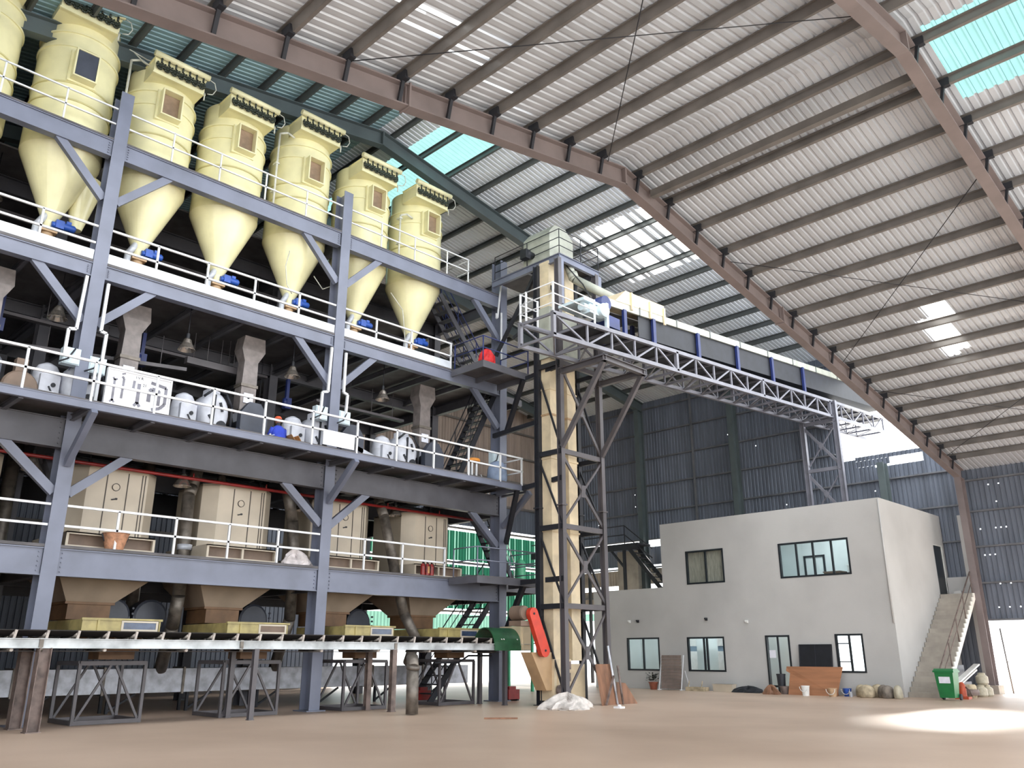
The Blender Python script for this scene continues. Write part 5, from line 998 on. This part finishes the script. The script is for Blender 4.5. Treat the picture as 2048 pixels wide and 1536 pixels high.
solo('scrap_heap', crumple((32.5, 18.7, 0), .25, .7, .2, 12), 'dark', 'dark low heap along the wall left of the office door', 'scrap heap')
solo('rubbish_heap', crumple((31.7, 17.2, 0), .2, .35, .28, 14), 'board_brown', 'brown rubbish heap on the floor before the office door', 'rubbish heap')
# wheelie bin
t = thing('wheelie_bin', 'green wheeled bin with a white label at the foot of the concrete stair', 'bin', (32.1, 10.85, 0))
b = B(); b.ring([[(31.9+.04, 10.62, z) if 0 else (xx, yy, z) for xx, yy in ((32.1-w, 10.8-w2), (32.1+w, 10.8-w2), (32.1+w, 10.8+w2), (32.1-w, 10.8+w2))] for z, w, w2 in ((.08, .21, .24), (.5, .25, .275), (.9, .28, .3))], sm=False); part('bin_body', b, 'bin_green', t)
b = B(); b.box(31.79, 10.46, .9, 32.41, 11.14, .96); b.prism([(31.82, 10.48, .96), (32.4, 10.48, .96), (32.3, 10.48, 1.02), (31.9, 10.48, 1.02)], (0, .64, 0)); b.tube((32.44, 10.55, .94), (32.44, 11.05, .94), .025, 8); part('lid', b, 'bin_green', t)
for y in (10.52, 11.08): b = B(); b.lathe([(.0, -.03), (.1, -.03), (.1, .03), (0, .03)], (32.36, y, .1), 16, axis=1); part('wheel', b, 'rubber', t)
b = B(); b.prism([(31.838, 10.62, .55), (31.838, 10.98, .55), (31.825, 10.98, .76), (31.825, 10.62, .76)], (.006, 0, 0)); part('label', b, 'paper', t)
# clutter under the stair
t = thing('water_pump', 'orange-red pump unit just right of the green bin', 'pump', (33.2, 10.75, 0)); b = B(); b.lathe([(.12, .05), (.13, .1), (.13, .42), (.08, .52), (.04, .56)], (33.2, 10.72, 0), 16); b.box(33.05, 10.5, 0, 33.4, 10.95, .08); part('pump_body', b, 'pump', t); b = B(); b.path([(33.2, 10.6, .4), (33.15, 10.45, .3), (33.2, 10.42, .1)], .03, 8); part('pipe_stub', b, 'rust', t)
t = thing('reel_drum', 'pale mixed drum with coiled hose under the stair', 'drum', (34.2, 10.8, 0)); b = B(); b.lathe([(.2, 0), (.24, .1), (.24, .4), (.2, .46)], (34.2, 10.8, 0), 20); part('drum_body', b, 'sack', t); b = B(); b.lathe([(.12, .1), (.25, .1), (.27, .2), (.25, .3), (.12, .3)], (34.1, 10.72, 0), 20); part('hose_coil', b, 'rust', t)
for x, y, z, lab in ((35.3, 10.75, 0, 'pale round jar, left at the base of the stack by the column'), (35.8, 10.7, 0, 'pale round jar, right at the base of the stack by the column'), (35.5, 10.72, .42, 'pale round jar on top of the stack by the column')):
    b = B(); b.lathe([(.16, z), (.21, z+.06), (.21, z+.28), (.12, z+.36), (.13, z+.4), (.09, z+.42)], (x, y, 0), 18); solo('plastic_jar', b, 'jerry', lab, 'jar')
for k, (z, dy, lab) in enumerate(((.62, 0, 'upper white plank resting across the clutter under the stair'), (.42, .12, 'lower white plank resting across the clutter under the stair'))):
    b = B(); b.bar((33.4, 10.95+dy, z-.1), (36.6, 11.15+dy, z+.5), .2, .05); solo('white_plank', b, 'white_plastic', lab, 'plank')
b = B(); b.box(34.5, 11.4, 0, 36.5, 12.3, .5); b.box(34.6, 11.5, .5, 36.2, 12.2, 1.1); solo('covered_stack', b, 'guard_grey', 'dark stack of material stored under the concrete stair', 'stack')
# around the elevator foot
solo('tarpaulin', crumple((19.3, 16.9, 0), .85, .6, .34, 21, 34), 'tarp', 'crumpled off-white tarpaulin on the floor at the foot of the elevator tower', 'tarpaulin')
t = thing('brown_panel', 'brown panel leaning against the right tower leg, upright', 'panel', (21.7, 17.3, 0)); b = B(); b.prism([(21.2, 17.2, 0), (22.0, 17.3, 0), (22.0, 17.5, 1.2), (21.2, 17.42, 1.2)], (.02, -.03, 0)); part('panel_sheet', b, 'board_brown', t)
b = B(); b.bar((21.3, 17.1, .02), (21.9, 17.25, .85), .06, .04); part('cross_batten', b, 'rust', t)
t = thing('triangular_panel', 'brown triangular panel standing right of the tower leg', 'panel', (22.5, 17.2, 0)); b = B(); b.prism([(22.2, 17.35, 0), (22.95, 17.15, 0), (22.55, 17.3, .62), (22.2, 17.4, .66)], (.02, .03, 0)); part('panel_sheet', b, 'board_brown', t)
b = B(); b.tube((22.05, 17.25, 0), (21.9, 17.45, 1.75), .035, 8); solo('leaning_tube', b, 'galv', 'shiny metal tube leaning on the right tower leg', 'tube')
b = B(); b.tube((22.2, 17.15, 0), (22.18, 17.3, 1.15), .035, 8); solo('short_tube', b, 'rust', 'short brown tube standing beside the shiny leaning tube', 'tube')
b = B(); b.box(20.5, 15.95, 0, 20.72, 16.2, .05); b.lathe([(.05, .05), (.06, .07), (.03, .1)], (20.6, 16.05, 0), 10); solo('small_litter', b, 'board_white', 'tiny white litter on the floor right of the tarpaulin', 'litter')
b = B(); b.bar((14.9, 15.75, .02), (15.5, 15.2, .02), .07, .035); solo('loose_batten', b, 'board_brown', 'short brown batten lying on the floor before the belt end', 'batten')
for x, y, lab in ((18.75, 22.9, 'dark red machine base under the end of the belt'), (21.3, 21.3, 'dark red box behind the elevator inlet chute')):
    t = thing('red_machine', lab, 'machine', (x, y, 0)); b = B(); b.box(x-.26, y-.25, .05, x+.26, y+.25, .36); b.box(x-.16, y-.18, .36, x+.16, y+.18, .46); part('base_block', b, 'red', t)
    for dx in (-.2, .2): b = B(); b.box(x+dx-.04, y-.24, 0, x+dx+.04, y+.24, .05); part('foot', b, 'dark', t)
# ================================================================== LIGHT, SKY, CAMERA
w = bpy.data.worlds.new('sky'); bpy.context.scene.world = w; w.use_nodes = True
bg = w.node_tree.nodes['Background']; bg.inputs['Color'].default_value = (.93, .97, 1, 1); bg.inputs['Strength'].default_value = 2.2
sl_ = bpy.data.lights.new('sun', 'SUN'); sl_.energy = 7.0; sl_.angle = math.radians(7); sl_.color = (1, .96, .9)
so = bpy.data.objects.new('sun', sl_); C.objects.link(so); so.rotation_euler = V((-.73, -.295, -.57)).to_track_quat('-Z', 'Y').to_euler()
cd = bpy.data.cameras.new('camera'); co = bpy.data.objects.new('camera', cd); C.objects.link(co)
p, th = math.radians(17.95), math.radians(44.8)
F = V((math.cos(th)*math.cos(p), math.sin(th)*math.cos(p), math.sin(p)))
co.location = (0, 0, 1.5); co.rotation_euler = F.to_track_quat('-Z', 'Y').to_euler()
cd.sensor_width = 36; cd.lens = 1667/2048*36; cd.clip_end = 400; bpy.context.scene.camera = co
sc = bpy.context.scene
for o in sc.objects:
    if 'org' in o: del o['org']
sc.view_settings.view_transform = 'Standard'; sc.view_settings.look = 'None'; sc.view_settings.gamma = 1; sc.view_settings.exposure = 1.0
try:
    sc.view_settings.use_curve_mapping = False
    sc.cycles.max_bounces = 8; sc.cycles.diffuse_bounces = 5; sc.cycles.glossy_bounces = 3; sc.cycles.transmission_bounces = 4; sc.cycles.transparent_max_bounces = 8
    sc.cycles.use_denoising = True; sc.cycles.sample_clamp_indirect = 6
    sc.cycles.caustics_reflective = False; sc.cycles.caustics_refractive = False
except Exception: pass
